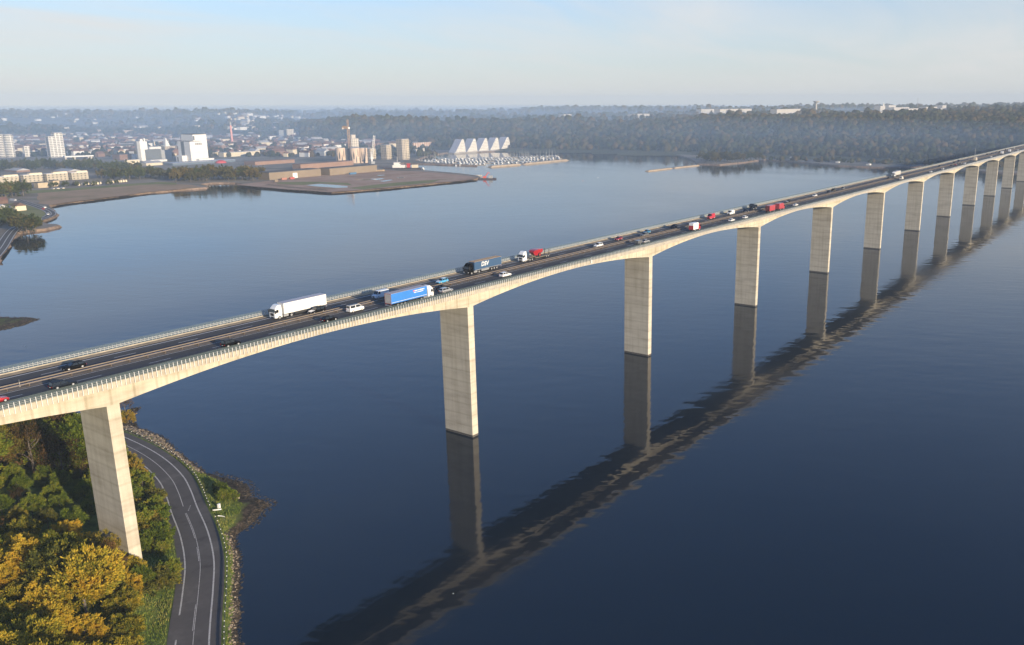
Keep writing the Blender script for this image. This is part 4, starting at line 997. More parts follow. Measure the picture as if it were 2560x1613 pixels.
def crown_mesh(name, seed, rx, rz, ncl, nlf, mat, ls=.42, spread=.75, flat=.0):
    """foliage: sprays of small leaves spread through an uneven dome; origin at the crown's middle"""
    r = np.random.default_rng(seed)
    d = r.normal(size=(ncl, 3)); d[:, 2] = np.abs(d[:, 2]) * 1.0 - .35; d /= np.linalg.norm(d, axis=1)[:, None]
    rad = r.uniform(.45, 1.0, ncl) ** .55
    az = np.arctan2(d[:, 1], d[:, 0]); lob = 1 + .17 * np.sin(az * 3 + seed) + .12 * np.sin(az * 5 + 2 * seed) + .10 * np.sin(6 * d[:, 2] + seed)
    C_ = d * (rad * lob)[:, None] * np.array([rx, rx, rz])
    out_ = d * np.array([1, 1, .8]) + np.array([0, 0, .55]); out_ /= np.linalg.norm(out_, axis=1)[:, None]
    n = ncl * nlf; ci = np.repeat(np.arange(ncl), nlf)
    ax = out_[ci] + r.normal(size=(n, 3)) * .42; ax /= np.linalg.norm(ax, axis=1)[:, None]
    csz = r.uniform(.7, 1.35, ncl)[ci]
    pos = C_[ci] + ax * (r.uniform(0, 1, n) * 1.25 * spread * csz)[:, None] + r.normal(size=(n, 3)) * (.30 * spread)
    side = np.cross(ax, r.normal(size=(n, 3))); side /= np.linalg.norm(side, axis=1)[:, None]
    ln = ls * r.uniform(.6, 1.3, n)[:, None]; wd = ln * r.uniform(.35, .55, n)[:, None]
    V = np.stack([pos - ax * ln * .5, pos + side * wd * .5, pos + ax * ln * .5, pos - side * wd * .5], 1).reshape(-1, 3)
    F = np.arange(4 * n).reshape(-1, 4)
    return np_mesh(name, V, F, mat)

def trunk_mesh(name, seed, H_, rx, r0):
    r = random.Random(seed); mb = MB()
    mb.tube([(0, 0, -.6), (0, 0, .8), (.15, .1, H_ * .35), (.25, .0, H_ * .62), (.2, .1, H_ * .88)], [r0 * 1.25, r0, r0 * .75, r0 * .45, r0 * .12], 8)
    for k in range(7):
        a = k * 2.4 + r.random(); z0 = H_ * r.uniform(.28, .62); ln = rx * r.uniform(.55, .85)
        p0 = Vector((.15, .05, z0)); p1 = p0 + Vector((math.cos(a) * ln * .55, math.sin(a) * ln * .55, H_ * .12)); p2 = p0 + Vector((math.cos(a) * ln, math.sin(a) * ln, H_ * r.uniform(.16, .3)))
        mb.tube([p0, p1, p2], [r0 * .42, r0 * .25, r0 * .06], 5)
    return mb.mesh(name, BARK, True)

TREES = {}
def tree_kind(key, seed, H_, rx, mat, ncl, nlf, ls=.42, low=.30, spread=.75):
    rz = H_ * (1 - low) / 1.55
    TREES[key] = (crown_mesh('crown', seed, rx, rz, ncl, nlf, mat, ls, spread), trunk_mesh('trunk', seed, H_, rx * .8, .10 + H_ * .016), H_ - rz * 1.02, H_)
for i in range(3): tree_kind(('gold', i), 11 + i, 12.0, 5.2, LEAF_Y, 300, 46, .58)
for i in range(3): tree_kind(('green', i), 31 + i, 12.0, 4.8, LEAF_G, 290, 44, .55)
for i in range(2): tree_kind(('olive', i), 51 + i, 11.0, 4.6, LEAF_O, 270, 42, .52)
for i in range(2): tree_kind(('bush', i), 71 + i, 4.5, 2.6, LEAF_O, 120, 30, .50, .05, .5)
tree_kind(('gbush', 0), 81, 4.5, 2.6, LEAF_G, 120, 30, .48, .05, .5)
tree_kind(('brown', 0), 91, 9.0, 4.0, LEAF_D, 150, 30, .34, .2)

def plant(key, x, y, z, h, label, name='tree', cat='tree', group=None, wide=1.0):
    cm, tm, cz, H_ = TREES[key]; s = h / H_
    t = thing(name, label, cat, (x, y, z), rnd.uniform(0, 6.28), group); t.scale = (s * wide, s * wide, s)
    c = link(bpy.data.objects.new('crown', cm), t); c.location = (0, 0, cz)
    link(bpy.data.objects.new('trunk', tm), t)
    return t

RC2 = [(p.x, p.y) for p in RC]
def road_t(x, y):
    P = np.array([[x, y]], float); dc, sd, _ = seg_dist(P, RC2); return float(-(-dc * sd)[0] - 4.7)

def where(x, y, z):
    u, v, _ = PX((x, y, z))
    if v > 1540: a = 'along the bottom picture edge'
    elif v > 1440: a = 'amid the golden grove'
    elif v > 1360: a = 'high in the golden grove'
    else: a = 'at the top of the golden grove'
    if u < 120: b_ = 'by the left edge'
    elif u < 250: b_ = 'left of the first pier'
    elif u < 340: b_ = 'in line with the first pier'
    else: b_ = 'next to the road verge'
    return a, b_
used = []
def free(x, y, d): return all((x - a) ** 2 + (y - b_) ** 2 > d * d for a, b_ in used) and not (78.5 < x < 90.5 and 177.5 < y < 196.5)
r_ = random.Random(21); n = 0
for tries in range(4000):
    x, y = r_.uniform(22, 90), r_.uniform(112, 200)
    if not free(x, y, 5.6): continue
    t_ = road_t(x, y)
    if t_ < 6.4 or t_ > 52 or not free(x, y, 5.6): continue
    top = (8.6 if t_ < 8 else 13 if t_ < 13 else 18.5 + 2 * math.sin(x * .3) - (2.5 if y > 188 else 0))
    z = zn(x, y); h = max(6.0, top + r_.uniform(-1, 1.3) - z)
    if y > 166 and x > 72: h = min(h, 5.5)
    u, v, w_ = PX((x, y, z + h * .7))
    if u < -160 or v > 1800: continue
    used.append((x, y)); tone = (r_.choice(['golden'] * 6 + ['olive']) if y < 190 else r_.choice(['golden', 'golden', 'olive', 'green']))
    key = ('gold', r_.randrange(3)) if tone == 'golden' else (('olive', r_.randrange(2)) if tone == 'olive' else ('green', r_.randrange(3)))
    a, b_ = where(x, y, z + h * .7)
    plant(key, x, y, z - .1, h, f'{tone} autumn tree {a} {b_}', 'broadleaf_tree', group='autumn trees massed below the bridge', wide=1.0 if h > 8 else 1.2); n += 1
for tries in range(5000):
    x, y = r_.uniform(62, 128), r_.uniform(200, 312)
    if not free(x, y, 5.2): continue
    t_ = road_t(x, y)
    if t_ < 4.5 or t_ > 48 or not free(x, y, 5.2): continue
    z = zn(x, y); shade = y < 232
    h = (r_.uniform(4.6, 6.4) if shade else r_.uniform(10.5, 14.5)) * (1 if t_ > 9 else .62)
    u, v, w_ = PX((x, y, z + h * .7))
    if u < -160: continue
    used.append((x, y)); k = r_.random()
    key = ('green', r_.randrange(3)) if k < .72 else (('olive', r_.randrange(2)) if k < .88 else ('brown', 0))
    tone = dict(green='green', olive='olive', brown='reddish brown')[key[0]]
    a = 'in the dark hollow' if shade else ('just under the bridge deck' if v < 1110 else 'on the slope below the deck')
    b_ = 'at the left edge' if u < 70 else ('left of the first pier' if u < 205 else 'right of the first pier')
    plant(key, x, y, z - .1, h, f'{tone} tree {a} {b_}', 'broadleaf_tree', group='green trees on the slope under the bridge')
# bushes between pier and road
RDY = np.array([p.y for p in RD]); RDT = offset_line(RD, 1.0, 0)
for tries in range(3000):
    y = r_.uniform(186, 292); i = int(np.argmin(np.abs(RDY - y))); t_ = r_.uniform(2.8, 11) if y > 205 else r_.uniform(3.6, 8.5)
    p = RD[i] + (RDT[i] - RD[i]) * (-4.7 - t_); x = p.x
    if not free(x, y, 2.9): continue
    used.append((x, y)); z = zn(x, y); h = r_.uniform(3.0, 5.2) * (1.25 if y > 228 else 1)
    key = r_.choice([('bush', 0), ('bush', 1), ('gbush', 0)]) if y > 222 else r_.choice([('gbush', 0), ('gbush', 0), ('bush', 0)])
    u, v, w_ = PX((x, y, z + 2)); a = 'where the road goes under the bridge' if v < 1090 else ('opposite the small headland' if v < 1240 else 'above the grass verge near the pier foot')
    plant(key, x, y, z - .1, h, f'{"yellow green" if key[0] == "bush" else "leafy green"} bush beside the road, {a}', 'roadside_bush', 'bush', 'bushes between the first pier and the road')
for x, y, h, k, lb in ((88.0, 174.5, 4.6, ('gbush', 0), 'green bush covering the right corner of the first pier foot'), (84.5, 172.5, 5.2, ('bush', 0), 'yellow green bush in front of the first pier foot'), (81.2, 173.5, 5.6, ('green', 1), 'low green tree left in front of the first pier foot'), (77.0, 178.5, 8.5, ('brown', 0), 'thin twiggy brownish tree against the shaded pier face'), (79.0, 184.0, 8.0, ('olive', 0), 'olive tree touching the left face of the first pier'), (89.8, 178.2, 3.0, ('gbush', 0), 'small green bush right beside the first pier foot')):
    plant(k, x, y, zn(x, y) - .1, h, lb, 'broadleaf_tree' if k[0] in ('green', 'brown', 'olive') else 'roadside_bush', 'tree' if k[0] in ('green', 'brown', 'olive') else 'bush')
for y, t_, h, lb in ((256, 1.6, 4.2, 'golden bush at the inner road edge, first of the row under the deck'), (261, 2.4, 4.6, 'golden bush at the inner road edge, second of the row under the deck'), (266.5, 1.5, 4.4, 'golden bush at the inner road edge, third of the row under the deck'), (272, 2.2, 4.8, 'golden bush at the inner road edge, fourth of the row under the deck'), (278, 1.6, 4.6, 'golden bush at the inner road edge, last of the row under the deck')):
    i = int(np.argmin(np.abs(RDY - y))); p = RD[i] + (RDT[i] - RD[i]) * (-4.7 - t_); plant(('bush', int(y) % 2), p.x, p.y, zn(p.x, p.y) - .1, h, lb, 'roadside_bush', 'bush')
for (u, v, k, h, lb) in ((560, 1245, ('gbush', 0), 3.2, 'bright green bush on the small stony headland'), (583, 1238, ('gbush', 0), 2.4, 'low green bush at the tip side of the headland'), (548, 1226, ('gbush', 0), 2.8, 'dark green bush by the guard rail on the headland'), (311, 1012, ('brown', 0), 5.0, 'orange brown bush on the shore right behind the first pier'), (318, 1040, ('bush', 1), 4.0, 'orange bush beside the road right behind the first pier')):
    p = G(u, v, 2.4); plant(k, p.x, p.y, zn(p.x, p.y) - .1, h, lb, 'shore_bush', 'bush')
# grass tufts on the verge and headland (nobody could count them)
r2 = np.random.default_rng(5)
def scatter_blades(name, pts, hmin, hmax, mat, label, wd=.05):
    n = len(pts); a = r2.uniform(0, 6.28, n); h = r2.uniform(hmin, hmax, n); dx = np.cos(a) * wd; dy = np.sin(a) * wd
    tip = pts + np.stack([r2.normal(size=n) * .12, r2.normal(size=n) * .12, h], 1)
    b0 = pts + np.stack([dx, dy, np.zeros(n) - .05], 1); b1 = pts - np.stack([dx, dy, np.zeros(n) + .05], 1)
    V = np.stack([b0, b1, tip], 1).reshape(-1, 3); o = link(bpy.data.objects.new(name, np_mesh(name, V, np.arange(3 * n).reshape(-1, 3), mat))); setting(o, 'stuff', label); return o
cand = np.column_stack([r2.uniform(55, 128, 160000), r2.uniform(100, 300, 160000)])
dc, sd, _ = seg_dist(cand, RC2); s_ = -dc * sd; zc = near_height(cand)
m_ = ((s_ < -4.9) & (s_ > -17)) | ((s_ > 5.6) & (zc > 1.2))
pts = np.column_stack([cand, zc])[m_]
scatter_blades('grass', pts, .15, .6, leaf_mat('grass_blades', [(0.2, (.05, .085, .015)), (0.5, (.14, .19, .035)), (0.8, (.27, .25, .07))], .2, .15), 'rough grass on the road verge and the headland', .12)

# --- shore stones
def lumps(n, pts, size, mat, name, label, seed=1, flat=.7):
    r = np.random.default_rng(seed)
    ph = (1 + 5 ** .5) / 2
    base = np.array([(0, 1, ph), (0, -1, ph), (0, 1, -ph), (0, -1, -ph), (1, ph, 0), (-1, ph, 0), (1, -ph, 0), (-1, -ph, 0), (ph, 0, 1), (-ph, 0, 1), (ph, 0, -1), (-ph, 0, -1)], float); base /= np.linalg.norm(base[0])
    f = np.array([(0, 1, 8), (0, 8, 4), (0, 4, 5), (0, 5, 9), (0, 9, 1), (1, 6, 8), (8, 6, 10), (8, 10, 4), (4, 10, 2), (4, 2, 5), (5, 2, 11), (5, 11, 9), (9, 11, 7), (9, 7, 1), (1, 7, 6), (3, 6, 7), (3, 7, 11), (3, 11, 2), (3, 2, 10), (3, 10, 6)])
    k = len(pts); S = size * r.uniform(.5, 1.3, (k, 1, 1)) * r.uniform(.7, 1.3, (k, 1, 3)) * np.array([1, 1, flat]); a = r.uniform(0, 6.28, k)
    V = base[None] * S * r.uniform(.8, 1.2, (k, 12, 1)); x = V[..., 0] * np.cos(a)[:, None] - V[..., 1] * np.sin(a)[:, None]; y = V[..., 0] * np.sin(a)[:, None] + V[..., 1] * np.cos(a)[:, None]
    V = np.stack([x, y, V[..., 2]], -1) + pts[:, None, :]
    F = (f[None] + (np.arange(k) * 12)[:, None, None]).reshape(-1, 3)
    o = link(bpy.data.objects.new(name, np_mesh(name, V.reshape(-1, 3), F, mat))); setting(o, 'stuff', label); return o
def island_mat(name, stops, rough=.9):
    m, nt, b = nodes(name); g = N(nt, 'ShaderNodeNewGeometry'); L(nt, ramp(nt, g.outputs['Random Per Island'], stops), b.inputs['Base Color']); b.inputs['Roughness'].default_value = rough; return m
cand = np.column_stack([r2.uniform(40, 140, 110000), r2.uniform(60, 300, 110000)])
dc, sd, _ = seg_dist(cand, RC2); s_ = -dc * sd; ds, _, _ = seg_dist(cand, SHORE_J); ins = inside(cand, NEARPOLY); zc = near_height(cand)
straight = (cand[:, 1] < 186) | ((cand[:, 1] > 226) & (cand[:, 1] < 284))
m_ = ins & (s_ > 6.3) & straight & (zc > .1); pts = np.column_stack([cand, zc])[m_][:9000]
lumps(0, pts, .30, island_mat('pale_riprap', [(0, (.07, .055, .04)), (.4, (.19, .15, .105)), (.75, (.32, .26, .19)), (1, (.15, .11, .07))]), 'shore_rocks', 'pale piled stones between road and water', 3)
m_ = (((ds < 2.2) & ~straight) | ((ds < .9) & straight)) & (s_ > 6); pts = np.column_stack([cand, np.maximum(zc, -.1)])[m_][:5000]
lumps(0, pts, .34, island_mat('weedy_rocks', [(0, (.012, .010, .008)), (.6, (.035, .027, .018)), (1, (.09, .065, .04))]), 'shore_rocks', 'dark weed covered stones at the waterline', 4, .5)
c2 = np.column_stack([r2.uniform(118, 200, 16000), r2.uniform(280, 510, 16000)]); ds, _, _ = seg_dist(c2, SHORE_J); zc = near_height(c2); m_ = (ds < 2.0) & (zc > -.25)
lumps(0, np.column_stack([c2, np.maximum(zc, -.1)])[m_], .4, MATS.get('x') or bpy.data.materials['weedy_rocks'], 'shore_rocks', 'dark stones round the low islet behind the bridge', 6, .5)

# --- roadside guard rail with white topped posts
DG = plain('dark_green_rail', (.035, .05, .035), .6); WP = plain('white_reflector_post', (.80, .80, .78), .5)
def rail(y0, y1, label):
    seg = [p for p in offset_line(RD, 5.75, 3.0) if y0 < p.y < y1]
    t = thing('roadside_guard_rail', label, 'guard rail', (seg[0].x, seg[0].y, 0)); o = seg[0].copy(); o.z = 0
    P = [p - o for p in seg]
    mb = MB(); mb.loft([[p + Vector((0, 0, .50)), p + Vector((.07, -.04, .55)), p + Vector((.07, -.04, .78)), p + Vector((0, 0, .82))] for p in P]); mb.build('rail', DG, t)
    for p in P[::1]:
        mb = MB(); mb.box(p.x - .06, p.x + .06, p.y - .06, p.y + .06, 2.2, 3.72); mb.box(p.x - .065, p.x + .065, p.y - .065, p.y + .065, 3.72, 3.95, 1); mb.build('post', [DG, WP], t)
    return t
rail(60, 193.5, 'dark guard rail with white capped posts along the lower road, nearer the camera')
rail(199.0, 300, 'dark guard rail with white capped posts along the upper road curve behind the headland')
for p0, s, lb in ((G(552, 1287, 3.7), -1, 'curved white guard rail end just below the headland gap'), (G(541, 1271, 3.7), 1, 'curved white guard rail end just above the headland gap')):
    t = thing('guard_rail_end', lb, 'guard rail', (p0.x, p0.y, 0), -.98); mb = MB()
    arc_ = [(-.9 + 2.0 * k / 6, s * (.55 * (k / 6) ** 2 - .2), 3.35) for k in range(7)]
    mb.loft([[(x, y, z - .13), (x, y + .06, z - .13), (x, y + .06, z + .13), (x, y, z + .13)] for x, y, z in arc_]); mb.build('rail', WP, t)
    for k in (1, 5): x, y, _z = arc_[k]; MB().box(x - .04, x + .04, y - .06, y + .02, 1.8, 3.2).build('post', DG, t)
p = G(541, 1268, 2.9); t = thing('utility_cabinet', 'white utility box standing in the guard rail gap at the headland', 'cabinet', (p.x + .6, p.y - .2, zn(p.x, p.y) - .05), .3)
MB().box(-.32, .32, -.24, .24, 0, 1.15).build('box', PLATE, t); MB().box(-.35, .35, -.27, .27, 1.15, 1.22).build('lid', PLATE, t); MB().box(-.05, .05, -.26, -.242, .6, .8).build('handle', STEEL, t)
p = G(592, 1248, .5); t = thing('boulder', 'pale round boulder on the dark stony headland', 'rock', (p.x, p.y, .3)); mb = MB()
mb.loft([[(math.cos(a) * r1 * (1 + .15 * math.sin(3 * a)), math.sin(a) * r1, z) for a in [k * .628 for k in range(10)]] for r1, z in ((.6, -.3), (.95, .2), (.85, .7), (.35, 1.0))]); mb.build('stone', plain('pale_boulder', (.40, .33, .24), .9, var=.2), t)
# ------------------------------------------------------------------ far woods: masses nobody could count, built crown by crown
def blob_forest(name, xs_, ys_, zs_, sizes, mat, label, seed, hfac=1.15, subdiv=1):
    r = np.random.default_rng(seed); ph = (1 + 5 ** .5) / 2
    v = np.array([(0, 1, ph), (0, -1, ph), (0, 1, -ph), (0, -1, -ph), (1, ph, 0), (-1, ph, 0), (1, -ph, 0), (-1, -ph, 0), (ph, 0, 1), (-ph, 0, 1), (ph, 0, -1), (-ph, 0, -1)], float); v /= np.linalg.norm(v[0])
    f = [(0, 1, 8), (0, 8, 4), (0, 4, 5), (0, 5, 9), (0, 9, 1), (1, 6, 8), (8, 6, 10), (8, 10, 4), (4, 10, 2), (4, 2, 5), (5, 2, 11), (5, 11, 9), (9, 11, 7), (9, 7, 1), (1, 7, 6), (3, 6, 7), (3, 7, 11), (3, 11, 2), (3, 2, 10), (3, 10, 6)]
    vs = [tuple(p) for p in v]; cache = {}; nf = []
    def mid(a, b_):
        k = (min(a, b_), max(a, b_))
        if k not in cache: p = (np.array(vs[a]) + np.array(vs[b_])) / 2; p /= np.linalg.norm(p); vs.append(tuple(p)); cache[k] = len(vs) - 1
        return cache[k]
    for a, b_, c in f:
        ab, bc, ca = mid(a, b_), mid(b_, c), mid(c, a); nf += [(a, ab, ca), (b_, bc, ab), (c, ca, bc), (ab, bc, ca)]
    base = np.array(vs); f = np.array(nf); keep = np.array([base[list(t)][:, 2].max() > -.45 for t in f]); f = f[keep]
    k = len(xs_); nv = len(base)
    S = np.asarray(sizes)[:, None, None] * r.uniform(.8, 1.2, (k, 1, 3)) * np.array([1, 1, hfac])
    a = r.uniform(0, 6.28, k); V = base[None] * r.uniform(.68, 1.22, (k, nv, 1)) * S
    x = V[..., 0] * np.cos(a)[:, None] - V[..., 1] * np.sin(a)[:, None]; y = V[..., 0] * np.sin(a)[:, None] + V[..., 1] * np.cos(a)[:, None]
    V = np.stack([x + np.asarray(xs_)[:, None], y + np.asarray(ys_)[:, None], V[..., 2] + np.asarray(zs_)[:, None]], -1)
    F = (f[None] + (np.arange(k) * nv)[:, None, None]).reshape(-1, 3)
    o = link(bpy.data.objects.new(name, np_mesh(name, V.reshape(-1, 3), F, mat))); setting(o, 'stuff', label); return o
def wood_mat(name, stops):
    m, nt, b = nodes(name); g = N(nt, 'ShaderNodeNewGeometry'); t = N(nt, 'ShaderNodeTexCoord')
    f = noise(nt, t.outputs['Object'], .35, 3, .7); a = N(nt, 'ShaderNodeMath', operation='MULTIPLY_ADD', i_1=.55, i_2=.0); L(nt, g.outputs['Random Per Island'], a.inputs[0])
    lo = noise(nt, t.outputs['Object'], .008, 3, .6); c0 = N(nt, 'ShaderNodeMath', operation='MULTIPLY_ADD', i_1=.55, i_2=-.12); L(nt, lo, c0.inputs[0])
    c1 = N(nt, 'ShaderNodeMath', operation='ADD'); L(nt, a.outputs[0], c1.inputs[0]); L(nt, c0.outputs[0], c1.inputs[1])
    c = N(nt, 'ShaderNodeMath', operation='MULTIPLY_ADD', i_1=.35); L(nt, f, c.inputs[0]); L(nt, c1.outputs[0], c.inputs[2])
    L(nt, ramp(nt, c.outputs[0], stops), b.inputs['Base Color']); b.inputs['Roughness'].default_value = 1; b.inputs['Specular IOR Level'].default_value = 0.05
    bp = N(nt, 'ShaderNodeBump'); bp.inputs['Distance'].default_value = 1.2; L(nt, noise(nt, t.outputs['Object'], .9, 3, .7), bp.inputs['Height']); L(nt, bp.outputs['Normal'], b.inputs['Normal'])
    return m
WOOD = wood_mat('autumn_wood', [(0.2, (.010, .017, .009)), (0.45, (.024, .033, .015)), (0.62, (.045, .046, .020)), (0.78, (.085, .055, .024)), (0.92, (.040, .050, .018))])
rf = np.random.default_rng(77)
def polar_scatter(n, u0, u1, d0, d1):
    u = rf.uniform(u0, u1, n); d = np.sqrt(rf.uniform(d0 * d0, d1 * d1, n))
    az_ = np.interp(u, KU, AZ); return u, d, az_
def wood(u0, u1, d0, d1, n, size, label, seed, zmin=3.0, mask=None, lift=.75, name='forest'):
    u, d, a = polar_scatter(n, u0, u1, d0, d1); z = hill_z(a, d); m_ = z > zmin
    if mask is not None: m_ &= mask(u, d, z, a)
    u, d, a, z = u[m_], d[m_], a[m_], z[m_]; s = size * rf.uniform(.5, 1.0, len(d)) * (1 + .75 * rf.random(len(d)) ** 4)
    return blob_forest(name, d * np.cos(a), d * np.sin(a), z + s * lift, s, WOOD, label, seed)
wood(1000, 3200, 1450, 2750, 15000, 6.4, 'autumn beech forest covering the slope behind the fjord', 1, 4.5)
wood(640, 1100, 2150, 3900, 7500, 7.5, 'hazy wooded end of the ridge behind the harbour', 2, 6.0, lambda u, d, z, a: (u > 760) | (z > 14) & (rf.random(len(u)) < .22))
wood(-600, 3200, 2700, 4300, 9000, 8.5, 'wooded plateau behind the forest slope', 3, 8.0, lambda u, d, z, a: ((vnoise(d * np.cos(a) / 220, d * np.sin(a) / 220, 3) > .52) & (u > 900)) | ((u <= 900) & (d > 3000) & (vnoise(d * np.cos(a) / 180, d * np.sin(a) / 180, 5) > .45) & ((d < 3500) | (rf.random(len(u)) < .25)) & ((u < 545) | (u > 740) | (rf.random(len(u)) < .3))))
wood(-600, 3300, 4650, 7000, 9000, 11, 'woods along the far skyline', 4, 8.0, lambda u, d, z, a: vnoise(d * np.cos(a) / 380, d * np.sin(a) / 380, 6) > .42)
def flat_wood(u0, u1, v0, v1, n, size, label, seed, keep=None):
    u = rf.uniform(u0, u1, n); v = rf.uniform(v0, v1, n); P = [G(a, b_, 2) for a, b_ in zip(u, v)]
    P = [p for p in P if keep is None or keep(p)]
    s = size * rf.uniform(.6, 1.3, len(P)); return blob_forest('woodland', [p.x for p in P], [p.y for p in P], [2 + k * .8 for k in s], s, WOOD, label, seed)
flat_wood(-200, 560, 321, 340, 1900, 7.5, 'dark hazy woodland behind the town on the valley floor', 11)
flat_wood(560, 1000, 326, 345, 900, 7.0, 'garden trees among the houses at the foot of the hill', 12)
flat_wood(-100, 1090, 345, 392, 1500, 4.6, 'street trees spread between the town houses', 13)
# ------------------------------------------------------------------ town, harbour and far buildings
def facade(name, wall, win=(.05, .06, .07), sx=3.0, sz=3.0, fw=.45, fh=.45, off=0.0):
    """rendered wall with rows of windows"""
    if name in MATS: return MATS[name]
    m, nt, b = nodes(name); t = N(nt, 'ShaderNodeTexCoord'); sp = N(nt, 'ShaderNodeSeparateXYZ'); L(nt, t.outputs['Object'], sp.inputs[0])
    ad = N(nt, 'ShaderNodeMath', operation='ADD'); L(nt, sp.outputs['X'], ad.inputs[0]); L(nt, sp.outputs['Y'], ad.inputs[1])
    def band(src, s, f):
        d = N(nt, 'ShaderNodeMath', operation='DIVIDE', i_1=s); L(nt, src, d.inputs[0]); fr = N(nt, 'ShaderNodeMath', operation='FRACT'); L(nt, d.outputs[0], fr.inputs[0])
        a = N(nt, 'ShaderNodeMath', operation='SUBTRACT', i_1=.5); L(nt, fr.outputs[0], a.inputs[0]); ab = N(nt, 'ShaderNodeMath', operation='ABSOLUTE'); L(nt, a.outputs[0], ab.inputs[0])
        l_ = N(nt, 'ShaderNodeMath', operation='LESS_THAN', i_1=f / 2); L(nt, ab.outputs[0], l_.inputs[0]); return l_.outputs[0]
    mu = N(nt, 'ShaderNodeMath', operation='MULTIPLY'); L(nt, band(ad.outputs[0], sx, fw), mu.inputs[0]); L(nt, band(sp.outputs['Z'], sz, fh), mu.inputs[1])
    geo_ = N(nt, 'ShaderNodeNewGeometry'); sn = N(nt, 'ShaderNodeSeparateXYZ'); L(nt, geo_.outputs['Normal'], sn.inputs[0]); ab = N(nt, 'ShaderNodeMath', operation='ABSOLUTE'); L(nt, sn.outputs['Z'], ab.inputs[0])
    up = N(nt, 'ShaderNodeMath', operation='LESS_THAN', i_1=.5); L(nt, ab.outputs[0], up.inputs[0]); m2 = N(nt, 'ShaderNodeMath', operation='MULTIPLY'); L(nt, mu.outputs[0], m2.inputs[0]); L(nt, up.outputs[0], m2.inputs[1])
    mx_ = N(nt, 'ShaderNodeMix', data_type='RGBA'); L(nt, m2.outputs[0], mx_.inputs['Factor']); L(nt, ramp(nt, noise(nt, t.outputs['Object'], .15, 4), [(.3, sc(wall, .88)), (.7, sc(wall, 1.08))]), mx_.inputs['A']); mx_.inputs['B'].default_value = (*win, 1)
    L(nt, mx_.outputs['Result'], b.inputs['Base Color']); b.inputs['Roughness'].default_value = .7
    MATS[name] = m; return m
CW = plain('white_render', (.72, .70, .66), .8, var=.06, scale=.1); CGREY = plain('grey_cladding', (.30, .31, .32), .7, var=.1, scale=.1); CDK = plain('dark_roof', (.07, .07, .075), .8, var=.2, scale=.1)
CRED = plain('red_tile_roof', (.16, .085, .068), .85, var=.25, scale=.3); CBRN = plain('brown_tile_roof', (.12, .07, .055), .85, var=.25, scale=.3); CTAN = plain('tan_cladding', (.21, .165, .12), .8, var=.10, scale=.06)
CSAL = plain('salmon_brick', (.27, .165, .12), .8, var=.1, scale=.1); CROOF = plain('pale_roof', (.36, .36, .37), .7, var=.12, scale=.1); CCONC = plain('raw_concrete', (.46, .42, .37), .85, var=.15, scale=.2)
CCREAM = plain('cream_render', (.60, .52, .38), .8, var=.07, scale=.15); CBRK = plain('brown_brick', (.20, .12, .09), .85, var=.15, scale=.2); CPINK = plain('pink_chimney_paint', (.62, .30, .27), .7, var=.06, scale=.1)

def corner_box(uL, uM, uR, vb, vt, zg=None, D=None):
    """footprint of a block whose nearest edge stands at picture column uM, base row vb, top row vt"""
    c = G(uM, vb, 2.0 if zg is None else zg) if D is None else GD(uM, vb, D)
    def solve(fn, target, lo=.5, hi=900):
        for _ in range(45):
            m_ = (lo + hi) / 2
            u = PX(fn(m_))[0]
            if (abs(u - PX(fn(0))[0]) < abs(target - PX(fn(0))[0])): lo = m_
            else: hi = m_
        return lo
    ly = solve(lambda k: (c.x, c.y + k, c.z), uL) if uL is not None else None
    lx = solve(lambda k: (c.x + k, c.y, c.z), uR)
    lo, hi = 0, 250
    for _ in range(40):
        m_ = (lo + hi) / 2
        if PX((c.x, c.y, c.z + m_))[1] > vt: lo = m_
        else: hi = m_
    return c, lx, ly, lo

def block(name, label, cat, uL, uM, uR, vb, vt, wall, roof=None, ly=None, zg=None, D=None, gable=None, parapet=0.0, group=None, deep=1.0):
    c, lx, ly_, h = corner_box(uL, uM, uR, vb, vt, zg, D)
    ly = ly or ly_
    t = thing(name, label, cat, (c.x, c.y, c.z), 0, group)
    hw = h - (0 if not gable else gable)
    MB().box(0, lx, 0, ly, -deep, hw).build('wall', wall, t)
    rm_ = roof or CROOF
    if gable:
        mb = MB()
        if lx >= ly:
            mb.loft([[(x, -.4, hw), (x, ly + .4, hw), (x, ly / 2, h)] for x in (-.4, lx + .4)])
        else:
            mb.loft([[(-.4, y, hw), (lx + .4, y, hw), (lx / 2, y, h)] for y in (-.4, ly + .4)])
        mb.build('roof', rm_, t)
    else: MB().box(-.15, lx + .15, -.15, ly + .15, hw + .003, hw + .5).build('roof', rm_, t)
    return t, lx, ly, h
def extra(t, nm, x0, x1, y0, y1, z0, z1, m): return MB().box(x0, x1, y0, y1, z0, z1).build(nm, m, t)
def window_grid(t, y, x0, x1, z0, z1, nx_, nz_, fw=.5, fh=.5, name='window', m=None):
    dx, dz = (x1 - x0) / nx_, (z1 - z0) / nz_
    for i in range(nx_):
        for j in range(nz_):
            cx_, cz_ = x0 + (i + .5) * dx, z0 + (j + .5) * dz
            MB().box(cx_ - dx * fw / 2, cx_ + dx * fw / 2, y - .04, y + .1, cz_ - dz * fh / 2, cz_ + dz * fh / 2).build(name, m or GLASS, t)

FW = facade('white_tower_facade', (.74, .71, .65), (.07, .07, .07), 6.4, 3.2, .72, .50)
FB = facade('balcony_facade', (.50, .43, .34), (.09, .08, .075), 4.2, 3.0, .60, .55)
FG = facade('hazy_tower_facade', (.50, .46, .40), (.16, .15, .15), 6, 3, .5, .5)
FBK = facade('brick_block_facade', (.44, .25, .17), (.62, .55, .45), 7, 40, .35, 1.0)
